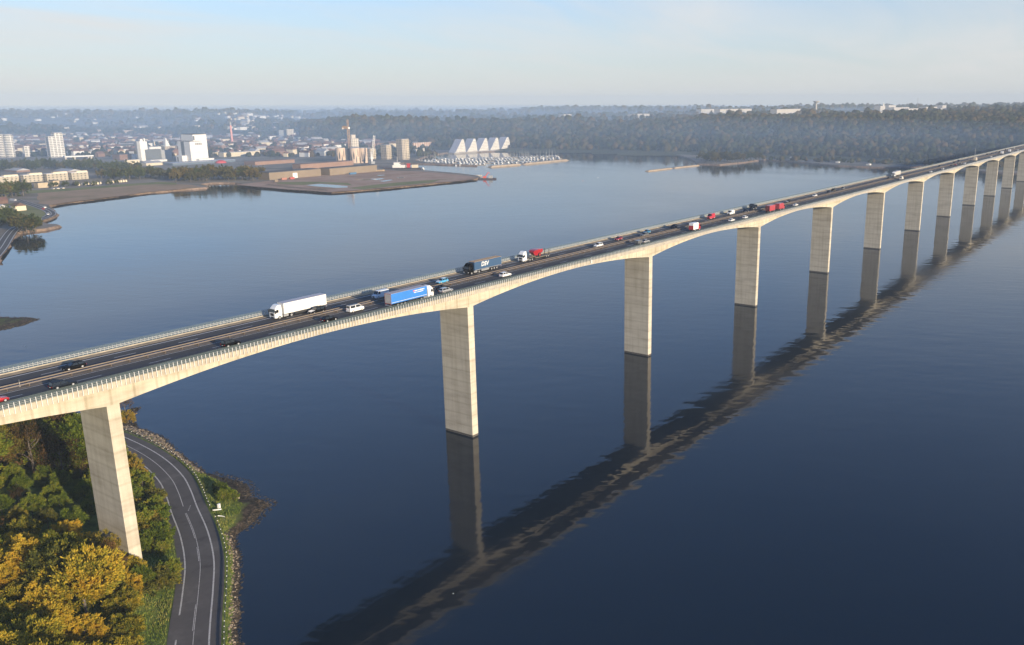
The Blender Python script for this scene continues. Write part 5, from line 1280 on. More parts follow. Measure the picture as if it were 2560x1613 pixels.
# tall blocks on the left
t, lx, ly, h = block('apartment_tower', 'tall stepped white apartment tower, the highest on the left of the town', 'apartment block', 119.5, 128.2, 143.5, 393.3, 341.5, FW)
extra(t, 'dark_window_column', -.06, .02, ly * .25, ly * .62, 2, h - 1, plain('dark_glass_column', (.12, .13, .15), .4))
c2, lx2, ly2, h2 = corner_box(140, 143.5, 164.8, 393.3, 333.5)
MB().box(lx, lx + lx2 * .98, -.4, ly * .9, -1, h2).build('tower_slab', FW, t); MB().box(lx + .3, lx + lx2 * .96, -.2, ly * .88, h2, h2 + 1.2).build('roof', CROOF, t)
for u, lb in ((8, 'white round apartment tower cut by the left picture edge'), (27, 'white round apartment tower second from the left edge')):
    c = G(u + 1, 392, 2); t = thing('round_tower', lb, 'apartment block', (c.x, c.y, 2)); r0 = 7.6 * c.length / 2100 * 1.05
    mb = MB(); mb.tube([(0, 0, -1), (0, 0, 41)], r0, 20); mb.build('wall', FW, t); mb = MB(); mb.tube([(0, 0, 41), (0, 0, 42.5)], r0 * .8, 20); mb.build('roof', CROOF, t)
    for k in range(12): mb = MB(); mb.tube([(0, 0, 3 + k * 3.2), (0, 0, 3.9 + k * 3.2)], r0 + .9, 20); mb.build('balcony', CW, t)
block('apartment_block', 'small white block between the round towers and the tall white tower', 'apartment block', 62, 64, 77.5, 392, 365.5, FW)
block('hazy_tower', 'pale hazy tower block behind the tall white tower', 'apartment block', 160, 164, 175.5, 338, 318, FG)
for a, b_, lb in ((198, 205, 'first'), (212, 221, 'second'), (244.5, 254, 'third'), (279, 287, 'fourth')):
    block('hazy_tower', f'small brownish tower block at the foot of the hazy hill, {lb} from the left', 'apartment block', None, a, b_, 336, 324.5, plain('brownish_block', (.38, .30, .25), .8, var=.06), ly=14, group='hazy tower blocks by the valley wood')
block('hazy_block', 'wide pinkish tower block at the foot of the hazy hill', 'apartment block', None, 309.5, 335.5, 337, 326, plain('brownish_block', (.38, .30, .25), .8), ly=16)
block('hazy_tower', 'tall hazy double tower on the valley floor behind the white silo', 'apartment block', 482, 489, 502.5, 333, 313.5, FG)
# silos and the dark hall
DARKB = plain('slate_blue_cladding', (.11, .125, .14), .7, var=.06, scale=.05)
t, lx, ly, h = block('grain_silo', 'huge white grain silo with dark stripe and taller rear block', 'silo', 449, 479.5, 508, 404.5, 354, CW, CDK)
extra(t, 'dark_stripe', -.06, .02, ly * .48, ly * .74, 1, h - .5, DARKB); extra(t, 'rear_block', lx * .55, lx + 16, 8, ly + 6, -1, h + 11.5, CW); extra(t, 'roof', lx * .55 - .3, lx + 16.3, 7.7, ly + 6.3, h + 11.5, h + 12.2, CDK)
extra(t, 'annex', -9, 2, ly * .35, ly * .85, -1, 10.5, CW); extra(t, 'loading_hall', lx * .4, lx + 16, -9, -.05, -1, 5, CW); extra(t, 'door', -9.05, -8.9, ly * .66, ly * .76, 0, 8, CDK); extra(t, 'stair_window', lx * .555, lx * .70, 7.9, 8.05, h + 2, h + 9, DARKB)
for k in range(4): extra(t, 'letter', lx * .48 + k * 3.2, lx * .48 + k * 3.2 + 2.3, -.07, .02, h - 6.2, h - 2.6, plain('grey_letter', (.16, .15, .14), .6))
t, lx, ly, h = block('storage_hall', 'dark slate blue windowless hall left of the white silo', 'warehouse', 361, 366.5, 405, 401.5, 374.5, DARKB, DARKB)
extra(t, 'east_wing', lx + .1, lx + 24, 8, ly, -1, h - 2, CGREY)
t, lx, ly, h = block('white_silo', 'slim white silo tower with rooftop machinery behind the dark hall', 'silo', 349, 355, 373, 402, 354.5, CW, CW)
extra(t, 'lift_tower', -5, .5, 1, 6, -1, h + 1, CGREY); extra(t, 'machine_house', 2, lx * .5, 1, 5, h, h + 4.5, CW); extra(t, 'vent', lx * .7, lx * .85, 2, 4, h, h + 6, CW)
block('white_office', 'white flat roofed building peeping over the dark hall', 'building', None, 376, 405, 388, 367.5, CW, ly=20)
block('low_white_hall', 'low white hall in front of the dark hall', 'warehouse', 311, 316.5, 350, 411, 400.5, CCREAM, CROOF)
block('low_white_hall', 'long low white shed along the foot of the dark hall', 'warehouse', None, 377, 418, 405, 400.5, CW, ly=15)
block('grey_roof_hall', 'broad hall with grey pitched roof before the dark hall', 'warehouse', 349, 366, 407, 414.5, 403.5, CCREAM, CROOF, gable=3)
block('brick_hall', 'dark brown brick hall left of the white silo tower', 'warehouse', None, 300, 338, 400, 386.5, CBRK, CDK, ly=25)
block('white_gate_house', 'small white building beside the brown brick hall', 'building', None, 339, 347.5, 400, 386, CW, ly=12)
block('long_low_shed', 'very long low shed with blue grey roof before the silo', 'warehouse', 412, 432, 589, 414, 408.5, plain('blue_grey_wall', (.10, .13, .17), .7), plain('silvery_roof', (.33, .36, .40), .5), ly=26)
block('flat_hall', 'long white flat roofed hall right of the silo', 'warehouse', 547, 560, 642, 392.5, 382, CCREAM, CROOF)
block('flat_hall', 'grey low hall to the right of the long white hall', 'warehouse', None, 671, 728, 386, 379, CBRK, CROOF, ly=25)
c = G(575, 380, 2); t = thing('storage_tank', 'white round storage tank below the pink chimney', 'tank', c); mb = MB(); mb.tube([(0, 0, -.5), (0, 0, 8.6)], 5.6, 20); mb.build('shell', CW, t); mb = MB(); mb.tube([(0, 0, 8.6), (0, 0, 9.6)], [5.6, 1.0], 20); mb.build('lid', CROOF, t)
c = G(552.5, 407, 2); t = thing('red_dome_tent', 'red domed tent beside the silo', 'tent', c); mb = MB(); mb.loft([[(9 * math.cos(a) * math.cos(e_), 9 * math.sin(a) * math.cos(e_), 5.0 * math.sin(e_)) for a in [k * .4189 for k in range(15)]] for e_ in (0, .4, .8, 1.2, 1.5)]); mb.build('canopy', plain('red_canvas', (.50, .06, .06), .7), t)
def chimney(label, u, vb, vt, r0, m_, cap=None):
    c = G(u, vb, 2); lo, hi = 0, 200
    for _ in range(40):
        k = (lo + hi) / 2
        if PX((c.x, c.y, 2 + k))[1] > vt: lo = k
        else: hi = k
    t = thing('chimney', label, 'chimney', c); hp = lo * (.87 if cap else 1)
    mb = MB(); mb.tube([(0, 0, -1), (0, 0, hp)], [r0, r0 * .72], 14); mb.build('shaft', m_, t)
    if cap: mb = MB(); mb.tube([(0, 0, hp), (0, 0, lo)], [r0 * .66, r0 * .6], 14); mb.build('tip', cap, t)
chimney('tall pink chimney with grey tip on the right of the silo', 582, 368, 305, 2.7, CPINK, CGREY)
chimney('thin pale chimney behind the hospital blocks', 784.5, 345, 316, 1.4, CCONC)
t, lx, ly, h = block('white_spire_building', 'white building with a steep triangular gable spire', 'church', None, 414, 440, 385, 366, FB, ly=12); mb = MB(); mb.loft([[(2, y, h), (12, y, h), (4, y, h + 18)] for y in (0, 7)]); mb.build('spire', CW, t)
# hospital and the town centre to its left
for uL, uM, uR, vb, vt, m_, lb in ((696, 699, 716, 349, 325.5, plain('slab_grey', (.22, .24, .27), .8), 'grey hospital slab left of the white stepped blocks'), (717, 719, 736, 349, 323.5, FG, 'tallest hospital block with white top'), (736, 737, 751, 348, 332, CW, 'white hospital block between tall block and green wing'), (757, 762, 778.5, 349, 336, CW, 'white hospital block on the right end'), (744, 747, 780, 353, 343.5, plain('pale_green_panel', (.33, .40, .36), .7), 'pale green hospital wing in front'), (672, 675, 691, 352, 340.5, CW, 'small white cube left of the hospital'), (660, 664, 712, 354, 347.5, CW, 'low white hospital wing on the left'), (654, 656, 667, 359, 351.5, CCREAM, 'small cream block below the hospital')):  # the left slab has an even cool grey wall of its own
    block('hospital_block', lb, 'building', uL, uM, uR, vb, vt, m_)
c_ = COL.objects
block('long_red_roof_building', 'very long building with pale red roof beyond the hospital', 'building', None, 793, 866, 352, 339.5, CSAL, CRED, ly=16, gable=5)
block('red_roof_building', 'building with big dark red roof right of the hospital', 'building', None, 792, 834, 369, 356.5, CBRN, CRED, ly=22, gable=7)
block('red_roof_building', 'building with broad red roof left below the hospital', 'building', None, 643, 675, 378, 363.5, CCREAM, CRED, ly=22, gable=7)
# reclaimed spit: warehouses
CBR2 = plain('spare_tan_cladding', (.21, .16, .125), .8, var=.1, scale=.06)  # another tan close to the warehouse cladding, assigned to no wall
t, lx, ly, h = block('warehouse', 'long tan warehouse on the reclaimed land, nearer one with white door', 'warehouse', 646, 674, 803, 449.8, 432, CTAN, CDK)
extra(t, 'sliding_door', lx * .44, lx * .53, -.12, .02, 0, 6.8, CW)
t, lx, ly, h = block('warehouse', 'long tan warehouse on the reclaimed land, farther one toward the harbour', 'warehouse', 800, 825, 943, 438.3, 421.5, CTAN, CDK)
block('salmon_shed', 'long low salmon brick shed behind the two tan warehouses', 'warehouse', None, 752, 884, 424, 411.5, CSAL, CBRK, ly=20)
block('salmon_shed', 'long salmon walled shed left behind the tan warehouses', 'warehouse', None, 638, 737, 413, 405, CSAL, CBRK, ly=30)
c = G(829, 436.5, 2); t = thing('white_tent', 'small white pavilion tent in front of the farther tan warehouse', 'tent', c); MB().box(-3, 3, -2.5, 2.5, 0, 3).build('wall', CW, t); mb = MB(); mb.loft([[(-3.2, -2.7, 3), (3.2, -2.7, 3), (3.2, 2.7, 3), (-3.2, 2.7, 3)], [(-.3, -.3, 6), (.3, -.3, 6), (.3, .3, 6), (-.3, .3, 6)]]); mb.build('canopy', CW, t)
for u, v, l_, m_, lb in ((882, 435.5, 12, plain('blue_container_paint', (.05, .14, .26), .6), 'blue container in front of the farther tan warehouse'), (730, 447.5, 7, plain('red_container_paint', (.40, .08, .07), .6), 'red container beside the white warehouse door'), (710, 449, 8, plain('faded_red', (.36, .16, .12), .7), 'faded red stack left of the red container'), (690, 454, 5, CTAN, 'tan box at the corner of the nearer warehouse')):
    c = G(u, v, 2); t = thing('shipping_container', lb, 'container', c); MB().box(-l_ / 2, l_ / 2, -1.2, 1.2, 0, 2.7).build('box', m_, t); MB().box(l_ / 2, l_ / 2 + .06, -1.1, 1.1, .1, 2.6).build('door', STEEL, t)
rr_ = random.Random(9)
for k in range(9):
    c = G(935 + k * 3.0, 428.5 - k * .1, 2); t = thing('timber_stack', 'pile of pale timber at the harbour end of the tan warehouse', 'timber', c, .1, 'timber piles beside the tan warehouse'); mb = MB()
    for j in range(3):
        for i in range(4 - j): mb.tube([(-2.6, i * .8 + j * .4, .4 + j * .7), (2.6, i * .8 + j * .4, .4 + j * .7)], .4, 6)
    mb.build('logs', plain('pale_timber', (.42, .31, .19), .8, var=.2), t)
# brick drum building
DRUM = plain('pale_brick_drum', (.60, .46, .35), .85, var=.12, scale=.08); HOLE = plain('deep_arch_glass', (.05, .055, .065), .3)
c = G(876, 408.5, 1.0); t = thing('brick_drum_building', 'round towered brick building with tall curved openings standing in the harbour', 'building', c); S_ = c.length / 2155 * 1.02
rgt = Vector((_R.x, _R.y, 0)); fwd = Vector((_F.x, _F.y, 0)).normalized(); HB = 35.0 * S_
for du, rad, dz in ((12, 11, 0), (29, 10, 6), (-22, 11, 4), (6, 12, 22)):
    p = rgt * (du * S_) + fwd * (dz * S_); mb = MB(); mb.tube([(p.x, p.y, -2), (p.x, p.y, HB)], rad * S_, 28, caps=True); mb.build('drum_tower', DRUM, t)
    mb = MB(); mb.tube([(p.x, p.y, HB), (p.x, p.y, HB + .6)], (rad - 1) * S_, 28); mb.build('roof', CROOF, t)
    for a0, w0, z0, z1 in ((-1.9, .24, .05, .62), (-1.35, .20, .30, .80), (-.85, .22, .05, .55), (-.45, .13, .45, .95), (-2.4, .16, .40, .92)):
        pts = []
        for k in range(9):
            f_ = k / 8; hw_ = w0 * (1 - (2 * f_ - .7) ** 2 * .8) * .5 + .02
            pts.append((f_, max(.03, hw_)))
        mb = MB(); A_, B2 = [], []
        base_a = math.atan2(-fwd.y, -fwd.x) + (a0 + 1.4)
        for f_, hw_ in pts:
            z = HB * (z0 + (z1 - z0) * f_); R_ = rad * S_ + .12
            A_.append((p.x + R_ * math.cos(base_a - hw_), p.y + R_ * math.sin(base_a - hw_), z)); B2.append((p.x + R_ * math.cos(base_a + hw_), p.y + R_ * math.sin(base_a + hw_), z))
        mb.strip(A_, B2); mb.build('arched_window', HOLE, t)
p = rgt * (-8 * S_) + fwd * (10 * S_); mb = MB(); mb.obox((p.x, p.y), (rgt.x, rgt.y), 14 * S_, 14 * S_, -2, HB - 1); mb.build('recessed_core', plain('dark_core', (.07, .08, .10), .5), t)
# concrete tower under construction with orange crane
t, lx, ly, h = block('unfinished_tower', 'raw concrete tower under construction behind the brick drums', 'building', 878, 882, 900, 400, 347, facade('open_concrete_frame', (.58, .53, .46), (.14, .13, .12), 4.6, 4.4, .5, .62)); extra(t, 'stair_core', lx * .25, lx * .8, 4, 12, h, h + 7, CCONC)
ORG = plain('orange_crane_paint', (.38, .25, .16), .6); c = G(876, 402, 2); t = thing('tower_crane', 'orange tower crane rising above the brick drum building', 'crane', c)
def lattice(mb, a, b_, w_, n_):
    a, b_ = Vector(a), Vector(b_); d = (b_ - a).normalized(); s1_ = d.orthogonal().normalized(); s2_ = d.cross(s1_)
    cs = [(s1_ * i + s2_ * j) * (w_ / 2) for i, j in ((1, 1), (1, -1), (-1, -1), (-1, 1))]
    for q_ in cs: mb.tube([a + q_, b_ + q_], w_ * .12, 4)
    for k in range(n_):
        p0 = a.lerp(b_, k / n_); p1 = a.lerp(b_, (k + 1) / n_)
        for i in range(4): mb.tube([p0 + cs[i], p1 + cs[(i + 1) % 4]], w_ * .08, 3)
mb = MB(); lattice(mb, (0, 0, 0), (0, 0, 58), 3.2, 20); mb.build('mast', ORG, t)
mb = MB(); lattice(mb, (0, 0, 58), (-9, 5, 58.5), 2.6, 5); lattice(mb, (0, 0, 58), (18, 34, 59), 2.2, 14); mb.build('jib', ORG, t); mb = MB(); lattice(mb, (0, 0, 58), (0, 0, 72), 2.2, 5); mb.build('tower_top', ORG, t)
MB().box(-1.4, 1.8, -2.6, -.9, 56, 59).build('cabin', CW, t); MB().box(-10, -7, 3.6, 6.2, 55.5, 58).build('counterweight', CCONC, t)
c = G(930, 409, 2); t = thing('harbour_crane', 'white mobile harbour crane with its boom raised', 'crane', c); mb = MB(); lattice(mb, (0, 0, 8), (rgt.x * 7, rgt.y * 7, 47), 2.6, 12); mb.build('boom', CW, t); MB().box(-4, 4, -3, 3, 0, 4).build('chassis', CGREY, t); mb = MB(); mb.tube([(0, 0, 4), (0, 0, 20)], [1.6, 1.2], 8); mb.build('tower', CW, t); MB().box(-3, 2, -2, 2, 8, 11).build('cabin', CW, t)
# harbour apartment towers
for uL, uM, uR, vb, vt, lb in ((992.5, 1007, 1024, 399, 348.5, 'tall balconied apartment tower beside the marina'), (953, 967.5, 984, 398, 362.5, 'balconied apartment block left of the tall harbour tower'), (917, 926, 940, 398, 372, 'lower apartment block behind the white harbour crane')):
    t, lx, ly, h = block('harbour_apartments', lb, 'apartment block', uL, uM, uR, vb, vt, FB)
    for k in range(int(h / 3.3)): extra(t, 'balcony', lx * .52, lx * .98, -1.5, -.05, 2.6 + k * 3.3, 3.6 + k * 3.3, CCREAM)
block('brick_row', 'long salmon brick row of flats behind the harbour towers', 'apartment block', 1030, 1034, 1083, 371, 357, FBK, CDK)
block('grey_flats', 'small grey modern house beside the long brick row', 'building', 1034, 1037, 1047, 383, 373.5, CCONC)
block('grey_flats', 'second grey modern house right of the first beside the brick row', 'building', 1051, 1053, 1062, 383, 371, CCONC)
for k, (a, b_, v) in enumerate(((907, 914, 343), (914, 924, 343), (925, 933, 341), (936, 948, 340))): block('hillside_house', f'white house at the edge of the forest behind the harbour, number {("one", "two", "three", "four")[k]} from the left', 'house', None, a, b_, v + 1.5, v - 4, CW, CROOF, ly=9, group='white houses at the forest edge behind the harbour')
# the five wave shaped blocks
WG = facade('wave_glass_front', (.74, .70, .62), (.17, .16, .15), 3.6, 3.2, .60, .46); WR = plain('lilac_grey_roof_skin', (.46, .46, .50), .6, var=.05, scale=.1); WE = plain('white_wave_edge', (.78, .76, .73), .6, var=.04)
pa, pb_ = G(1137.5, 381.5, 2), G(1276.5, 372.6, 2); rowv = (pb_ - pa); rowL = rowv.length; ex = rowv.normalized(); ey = Vector((-ex.y, ex.x, 0)); ang = math.atan2(ex.y, ex.x)
step = rowL * .2027; wd = step * .93; hh_ = 26.5
NM = ('first', 'second', 'third', 'fourth', 'fifth')
for k in range(5):
    o = pa + ex * (k * step); t = thing('wave_building', f'white wave shaped apartment block by the marina, {NM[k]} from the left', 'apartment block', o, ang)
    prof_ = [(0, 0), (wd * .06, hh_ * .05), (wd * .24, hh_ * .30), (wd * .44, hh_ * .62), (wd * .57, hh_ * .84), (wd * .65, hh_ * .955), (wd * .72, hh_), (wd * .79, hh_ * .985), (wd * .85, hh_ * .90), (wd * .89, hh_ * .72), (wd * .935, hh_ * .40), (wd * .97, hh_ * .08), (wd, 0)]
    dp = 20.0; H0 = [(x, z) for x, z in prof_]
    mb = MB(); n_ = len(H0); mb.add([(x, .35, z) for x, z in H0] + [(wd * .5, .35, 0)], [tuple(range(n_))]); mb.build('glazed_front', WG, t)
    mb = MB(); mb.strip([(x, 0, z) for x, z in H0], [(x, dp, z) for x, z in H0]); mb.build('roof', WR, t)
    mb = MB(); inn_ = [(wd * .5 + (x - wd * .5) * .95, z * .965) for x, z in H0]
    mb.strip([(x, -.05, z) for x, z in H0], [(x, -.05, z) for x, z in inn_]); mb.build('white_edge', WE, t)
    mb = MB(); mb.add([(x, dp, z) for x, z in H0], [tuple(range(n_))]); mb.build('rear_wall', WG, t)
mb = MB(); q0 = pa - ex * 6; mb.obox(((pa + pb_) / 2 - ey * 3).to_2d(), ex, rowL + 26, 16, -1.5, 2.05); setting(mb.build('quay', QUAY), 'structure', 'pale quay under the wave shaped blocks')
# breakwaters and piers of the marina
def mole(name, pts, w_, z, m_, label, cat='breakwater'):
    P = gp(pts, 0); mb = MB()
    for a, b_ in zip(P[:-1], P[1:]): mb.obox(((a + b_) / 2).to_2d(), (b_ - a).to_2d(), (b_ - a).length + w_ * .5, w_, -1.0, z, 0, .8)
    o = mb.build(name, m_); return tag(o, label, cat)
CMOLE = plain('mole_stone', (.34, .27, .20), .9, var=.25, scale=.2)
mole('breakwater', [(1222, 418.2), (1300, 412.0), (1421, 400.2)], 9, 2.4, CMOLE, 'long tan stone breakwater in front of the marina')
mole('breakwater', [(1614, 429), (1680, 421), (1748, 413.5)], 6, 1.6, CMOLE, 'straight tan breakwater running out from the wooded point')
rb = random.Random(14)
# ------------------------------------------------------------------ boats
HULLW = plain('white_gelcoat', (.74, .73, .70), .35, var=.06); HULLB = plain('navy_gelcoat', (.03, .05, .10), .35); DECK = plain('teak_deck', (.36, .27, .17), .7); MAST = plain('alloy_mast', (.45, .44, .42), .4, .2); TARP = plain('blue_tarp', (.08, .14, .25), .8)
def hull(L_, B_, H_, m_name='hull', mat=HULLW):
    mb = MB(); rings = []
    for f_, wf, zf in ((-.5, .72, .95), (-.3, .95, .9), (0, 1, .9), (.3, .70, 1.0), (.48, .12, 1.12)):
        x = f_ * L_; w_ = B_ / 2 * wf; rings.append([(x, -w_ * .35, -.3), (x, -w_, H_ * zf), (x, w_, H_ * zf), (x, w_ * .35, -.3)])
    mb.loft(rings); return mb
def sailboat(seed):
    r = random.Random(seed); L_ = r.uniform(8.5, 12); t = thing('sailboat', 'white sailing boat', 'boat'); hull(L_, 3.1, 1.1).build('hull', HULLB if seed % 4 == 3 else HULLW, t)
    mb = MB(); mb.loft([[(-L_ * .2, -1, .9), (-L_ * .2, 1, .9), (-L_ * .18, .8, 1.6), (-L_ * .18, -.8, 1.6)], [(L_ * .22, -.6, .9), (L_ * .22, .6, .9), (L_ * .15, .4, 1.45), (L_ * .15, -.4, 1.45)]]); mb.build('cabin', HULLW, t)
    hm = L_ * 1.35; mb = MB(); mb.tube([(L_ * .08, 0, 1), (L_ * .08, 0, hm)], [.13, .09], 5); mb.tube([(L_ * .08, -.9, hm * .6), (L_ * .08, .9, hm * .6)], .05, 4); mb.build('mast', MAST, t)
    mb = MB(); mb.tube([(L_ * .06, 0, 2.1), (-L_ * .34, 0, 2.0)], .22, 6); mb.build('boom', TARP if seed % 2 else HULLW, t); return t
def motorboat(seed):
    t = thing('motor_boat', 'white motor boat', 'boat'); hull(8.0, 2.9, 1.3).build('hull', HULLW, t); mb = MB(); mb.loft([[(-1.5, -1.1, 1.1), (-1.5, 1.1, 1.1), (-1.2, .9, 2.5), (-1.2, -.9, 2.5)], [(2.0, -.9, 1.1), (2.0, .9, 1.1), (1.0, .7, 2.5), (1.0, -.7, 2.5)]]); mb.build('cabin', HULLW, t); MB().box(1.05, 1.9, -.7, .7, 1.5, 2.1).build('windscreen', GLASS, t); return t
protos = [(sailboat(i), True) for i in range(5)] + [(motorboat(9), False)]
ptrees = [tree(p) for p, _ in protos]; firstuse = set()
def boat(i, pos, rz, label, grp):
    o, sail = protos[i]
    if i in firstuse: o = copy_tree(o, None, ptrees[i])
    firstuse.add(i); o.location = pos; o.rotation_euler = (0, 0, rz); o['label'] = label; o['group'] = grp; return o
PIERS = [((1050, 402.5), (1395, 389.5)), ((1065, 405.6), (1400, 393)), ((1092, 408.4), (1405, 396.5)), ((1150, 411), (1330, 405)), ((1085, 399.2), (1230, 394.8)), ((1140, 413.4), (1215, 412.6))]
PN = ['rearmost', 'second rear', 'middle', 'front', 'short rear', 'foremost']
for k, (a, b_) in enumerate(PIERS):
    A_, B2 = G(*a, 0), G(*b_, 0); d = (B2 - A_); n_ = int(d.length / 6.6); dn = d.normalized(); nn = Vector((-dn.y, dn.x, 0))
    mb = MB(); mb.obox(((A_ + B2) / 2).to_2d(), d.to_2d(), d.length, 1.8, -.3, .7); tag(mb.build('floating_pier', plain('pier_planks', (.28, .24, .19), .8, var=.2)), f'long plank pier of the marina, {PN[k]} row', 'pier', 'floating piers of the marina')
    for j in range(n_):
        for s in (-1, 1):
            if rb.random() < .16: continue
            i = rb.choice((0, 1, 2, 3, 4, 0, 2, 5, 5)); u_ = PX(A_ + dn * (j * 6.6))[0]
            side_ = 'left part' if u_ < 1150 else ('middle part' if u_ < 1260 else ('right part' if u_ < 1350 else 'far right end'))
            lb = ('white motor boat without mast' if i == 5 else ('dark hulled sailing boat' if i == 3 else 'white sailing boat with bare mast')) + f' moored at the {PN[k]} marina pier, {side_}'
            boat(i, A_ + dn * (j * 6.6 + rb.uniform(-.4, .4)) + nn * (s * 6.2), math.atan2(nn.y, nn.x) + (0 if s < 0 else math.pi) + rb.uniform(-.06, .06), lb, 'boats moored in the marina')
for u, v, lb in ((1057, 422.5, 'white motor boat alone on the water of the harbour basin'), (1291, 375.8, 'white motor boat at the right end of the wave blocks')):
    boat(5, G(u, v, 0), 1.2, lb, 'single boats on the open water')
c = G(1004, 425.0, 0); t = thing('cargo_ship', 'cargo ship with white superstructure and red crane moored by the reclaimed land', 'ship', c, math.atan2(_R.y, _R.x) + math.pi)
hull(62, 11, 4.2).build('hull', plain('dark_ship_hull', (.06, .05, .06), .5), t); MB().box(-6, 13, -4.5, 4.5, 4, 8).build('superstructure', CW, t); MB().box(2, 11, -4, 4, 8, 12).build('bridge_deck', CW, t); MB().box(1.95, 2.0, -3.5, 3.5, 9.6, 11.2).build('window_band', GLASS, t); MB().box(-14, -9, -2, 2, 4, 10.5).build('funnel', REDP, t); mb = MB(); mb.tube([(6, 0, 12), (6, 0, 20)], [.5, .3], 6); mb.build('mast', MAST, t); MB().box(-26, -17, -3.5, 3.5, 3.8, 8.5).build('deck_crane', CCREAM, t)
c = G(1219, 447.5, 0); t = thing('dredger', 'small dark dredging barge with a red excavator at the tip of the reclaimed land', 'barge', c, math.atan2(_R.y, _R.x)); MB().box(-12, 12, -4, 4, -.5, 1.6).build('hull', plain('dark_ship_hull', (.06, .05, .06), .5), t); MB().box(2, 7, -2.5, 2.5, 1.6, 5).build('cabin', CGREY, t)
mb = MB(); mb.box(-6, -2, -1.5, 1.5, 1.6, 4); mb.tube([(-3, 0, 3.5), (1.5, 0, 9.5), (3.5, 0, 7.5)], [.7, .6, .4], 6); mb.build('excavator', plain('excavator_red', (.55, .08, .05), .5), t)
for u, v, l_, lb in ((1186, 439.5, 22, 'pale flat pontoon behind the tip of the reclaimed land'), (1198, 444.5, 16, 'pale flat pontoon between the tip and the dredging barge')):
    c = G(u, v, 0); t = thing('pontoon', lb, 'pontoon', c, math.atan2(_R.y, _R.x) + .05); MB().box(-l_ / 2, l_ / 2, -2.5, 2.5, -.4, 1.3).build('deck', CCONC, t); [MB().box(x - .15, x + .15, -2.4, -2.1, 1.3, 2.0).build('bollard', STEEL, t) for x in (-l_ * .4, l_ * .4)]
for u, v, m_, lb in ((1457, 452.0, plain('orange_buoy', (.5, .12, .05), .5), 'red buoy on the open fjord before the wooded point'), (1495, 444, PLATE, 'white buoy on the fjord behind the red buoy'), (61, 866, PLATE, 'tiny pale buoy on the water left above the bridge'), (1133, 1484, PLATE, 'tiny white float on the water in the bridge reflection')):
    c = G(u, v, 0); s_ = max(.1, c.length / 2155 * .9); t = thing('buoy', lb, 'buoy', c); mb = MB(); mb.loft([[(s_ * k * math.cos(a), s_ * k * math.sin(a), z * s_) for a in [j * .785 for j in range(8)]] for k, z in ((.5, -.3), (1, .2), (.9, .7), (.3, 1.3))]); mb.build('float', m_, t); mb = MB(); mb.tube([(0, 0, 1.3 * s_), (0, 0, 1.9 * s_)], .06 * s_ + .02, 5); mb.build('pin', m_, t)
# shore houses on the far bank
block('red_roof_cottage', 'small cottage with red roof right of the wave blocks', 'house', None, 1307, 1319, 374.5, 368, CSAL, CRED, ly=9, gable=3)
for a, b_, lb in ((1341, 1350, 'white villa with grey roof under the forest, left of a pair'), (1350.5, 1358.5, 'tall white gabled villa under the forest, right of a pair')): block('villa', lb, 'house', None, a, b_, 368, 358, CW, CROOF, ly=10, gable=4)
for a, b_, v, lb in ((1467, 1473, 366, 'small white house at the water under the forest, left one'), (1516, 1522, 373, 'small white boat house on the far bank'), (1533, 1541, 373.5, 'low white house on the far bank right of the boat house'), (1635, 1643, 363, 'grey white villa in the trees of the far bank'), (1753, 1757, 384, 'white hut on the wooded point'), (1802, 1806, 382, 'white hut in the trees right of the wooded point'), (1982, 1985, 396, 'white hut by the shore road before the bridge'), (2097, 2101, 406, 'white hut on the shore near the bridge'), (2174, 2178, 412, 'white kiosk on the shore under the forest near the bridge')): block('shore_house', lb, 'house', None, a, b_, v + 1, v - 4, CW, CROOF, ly=6, gable=1.2)
# plateau: industry, water tower, mast
for a, b_, vb, vt, D_, lb in ((2235, 2273, 274, 266.5, 3500, 'long white factory hall on the skyline, widest one'), (2270, 2302, 275, 270, 3450, 'low white hall right of the widest factory hall'), (2407, 2420.5, 273.5, 261, 3500, 'tall white tower block on the skyline at the right'), (2356, 2366, 267, 261.5, 3900, 'small white block left of the tall white skyline block'), (2423, 2435, 272, 266.5, 3550, 'small white hall right of the tall white skyline block'), (2339, 2385, 274.5, 270.5, 3400, 'long low white hall below the tall white skyline block'), (2314, 2343, 270, 266.5, 3700, 'thin white hall left above the long low hall'), (2201, 2213, 269, 263, 3800, 'small white hall beside a pale silo on the skyline'), (2222, 2240, 265.5, 262, 3900, 'pale hall right of the skyline silo'), (2165, 2198, 282, 276.5, 3100, 'white hall half hidden by the forest edge'), (2200, 2218, 282, 278.5, 3100, 'small white hall right of the hall at the forest edge'), (1800, 1879, 278, 271, 3500, 'very long pale factory on the plateau above the forest'), (1942, 2002, 281, 270, 3200, 'long grey apartment row on the plateau above the forest'), (1583, 1624, 289, 283.5, 3300, 'pale low hall above the forest, in the middle of the picture'), (1409, 1429, 289, 284.5, 3500, 'pale low hall above the forest behind the marina'), (1753, 1798, 276, 272, 3900, 'pale factory hall left of the very long factory')):
    block('plateau_hall', lb, 'factory', None, a, b_, vb, vt + .3 * (vb - vt), plain('pale_hall_wall', (.40, .38, .36), .8, var=.08, scale=.1), CROOF, ly=25, D=D_, deep=14)
c = GD(2040, 272, 4000); t = thing('water_tower', 'mushroom shaped water tower on the skyline above the forest', 'tower', c); mb = MB(); mb.tube([(0, 0, -12), (0, 0, 24)], [4.5, 3.2], 14); mb.build('stem', CCONC, t); mb = MB(); mb.loft([[(r0 * math.cos(a), r0 * math.sin(a), z) for a in [k * .314 for k in range(20)]] for r0, z in ((3.2, 23), (14.5, 31), (15, 33), (2, 35))]); mb.build('bowl', CCONC, t)
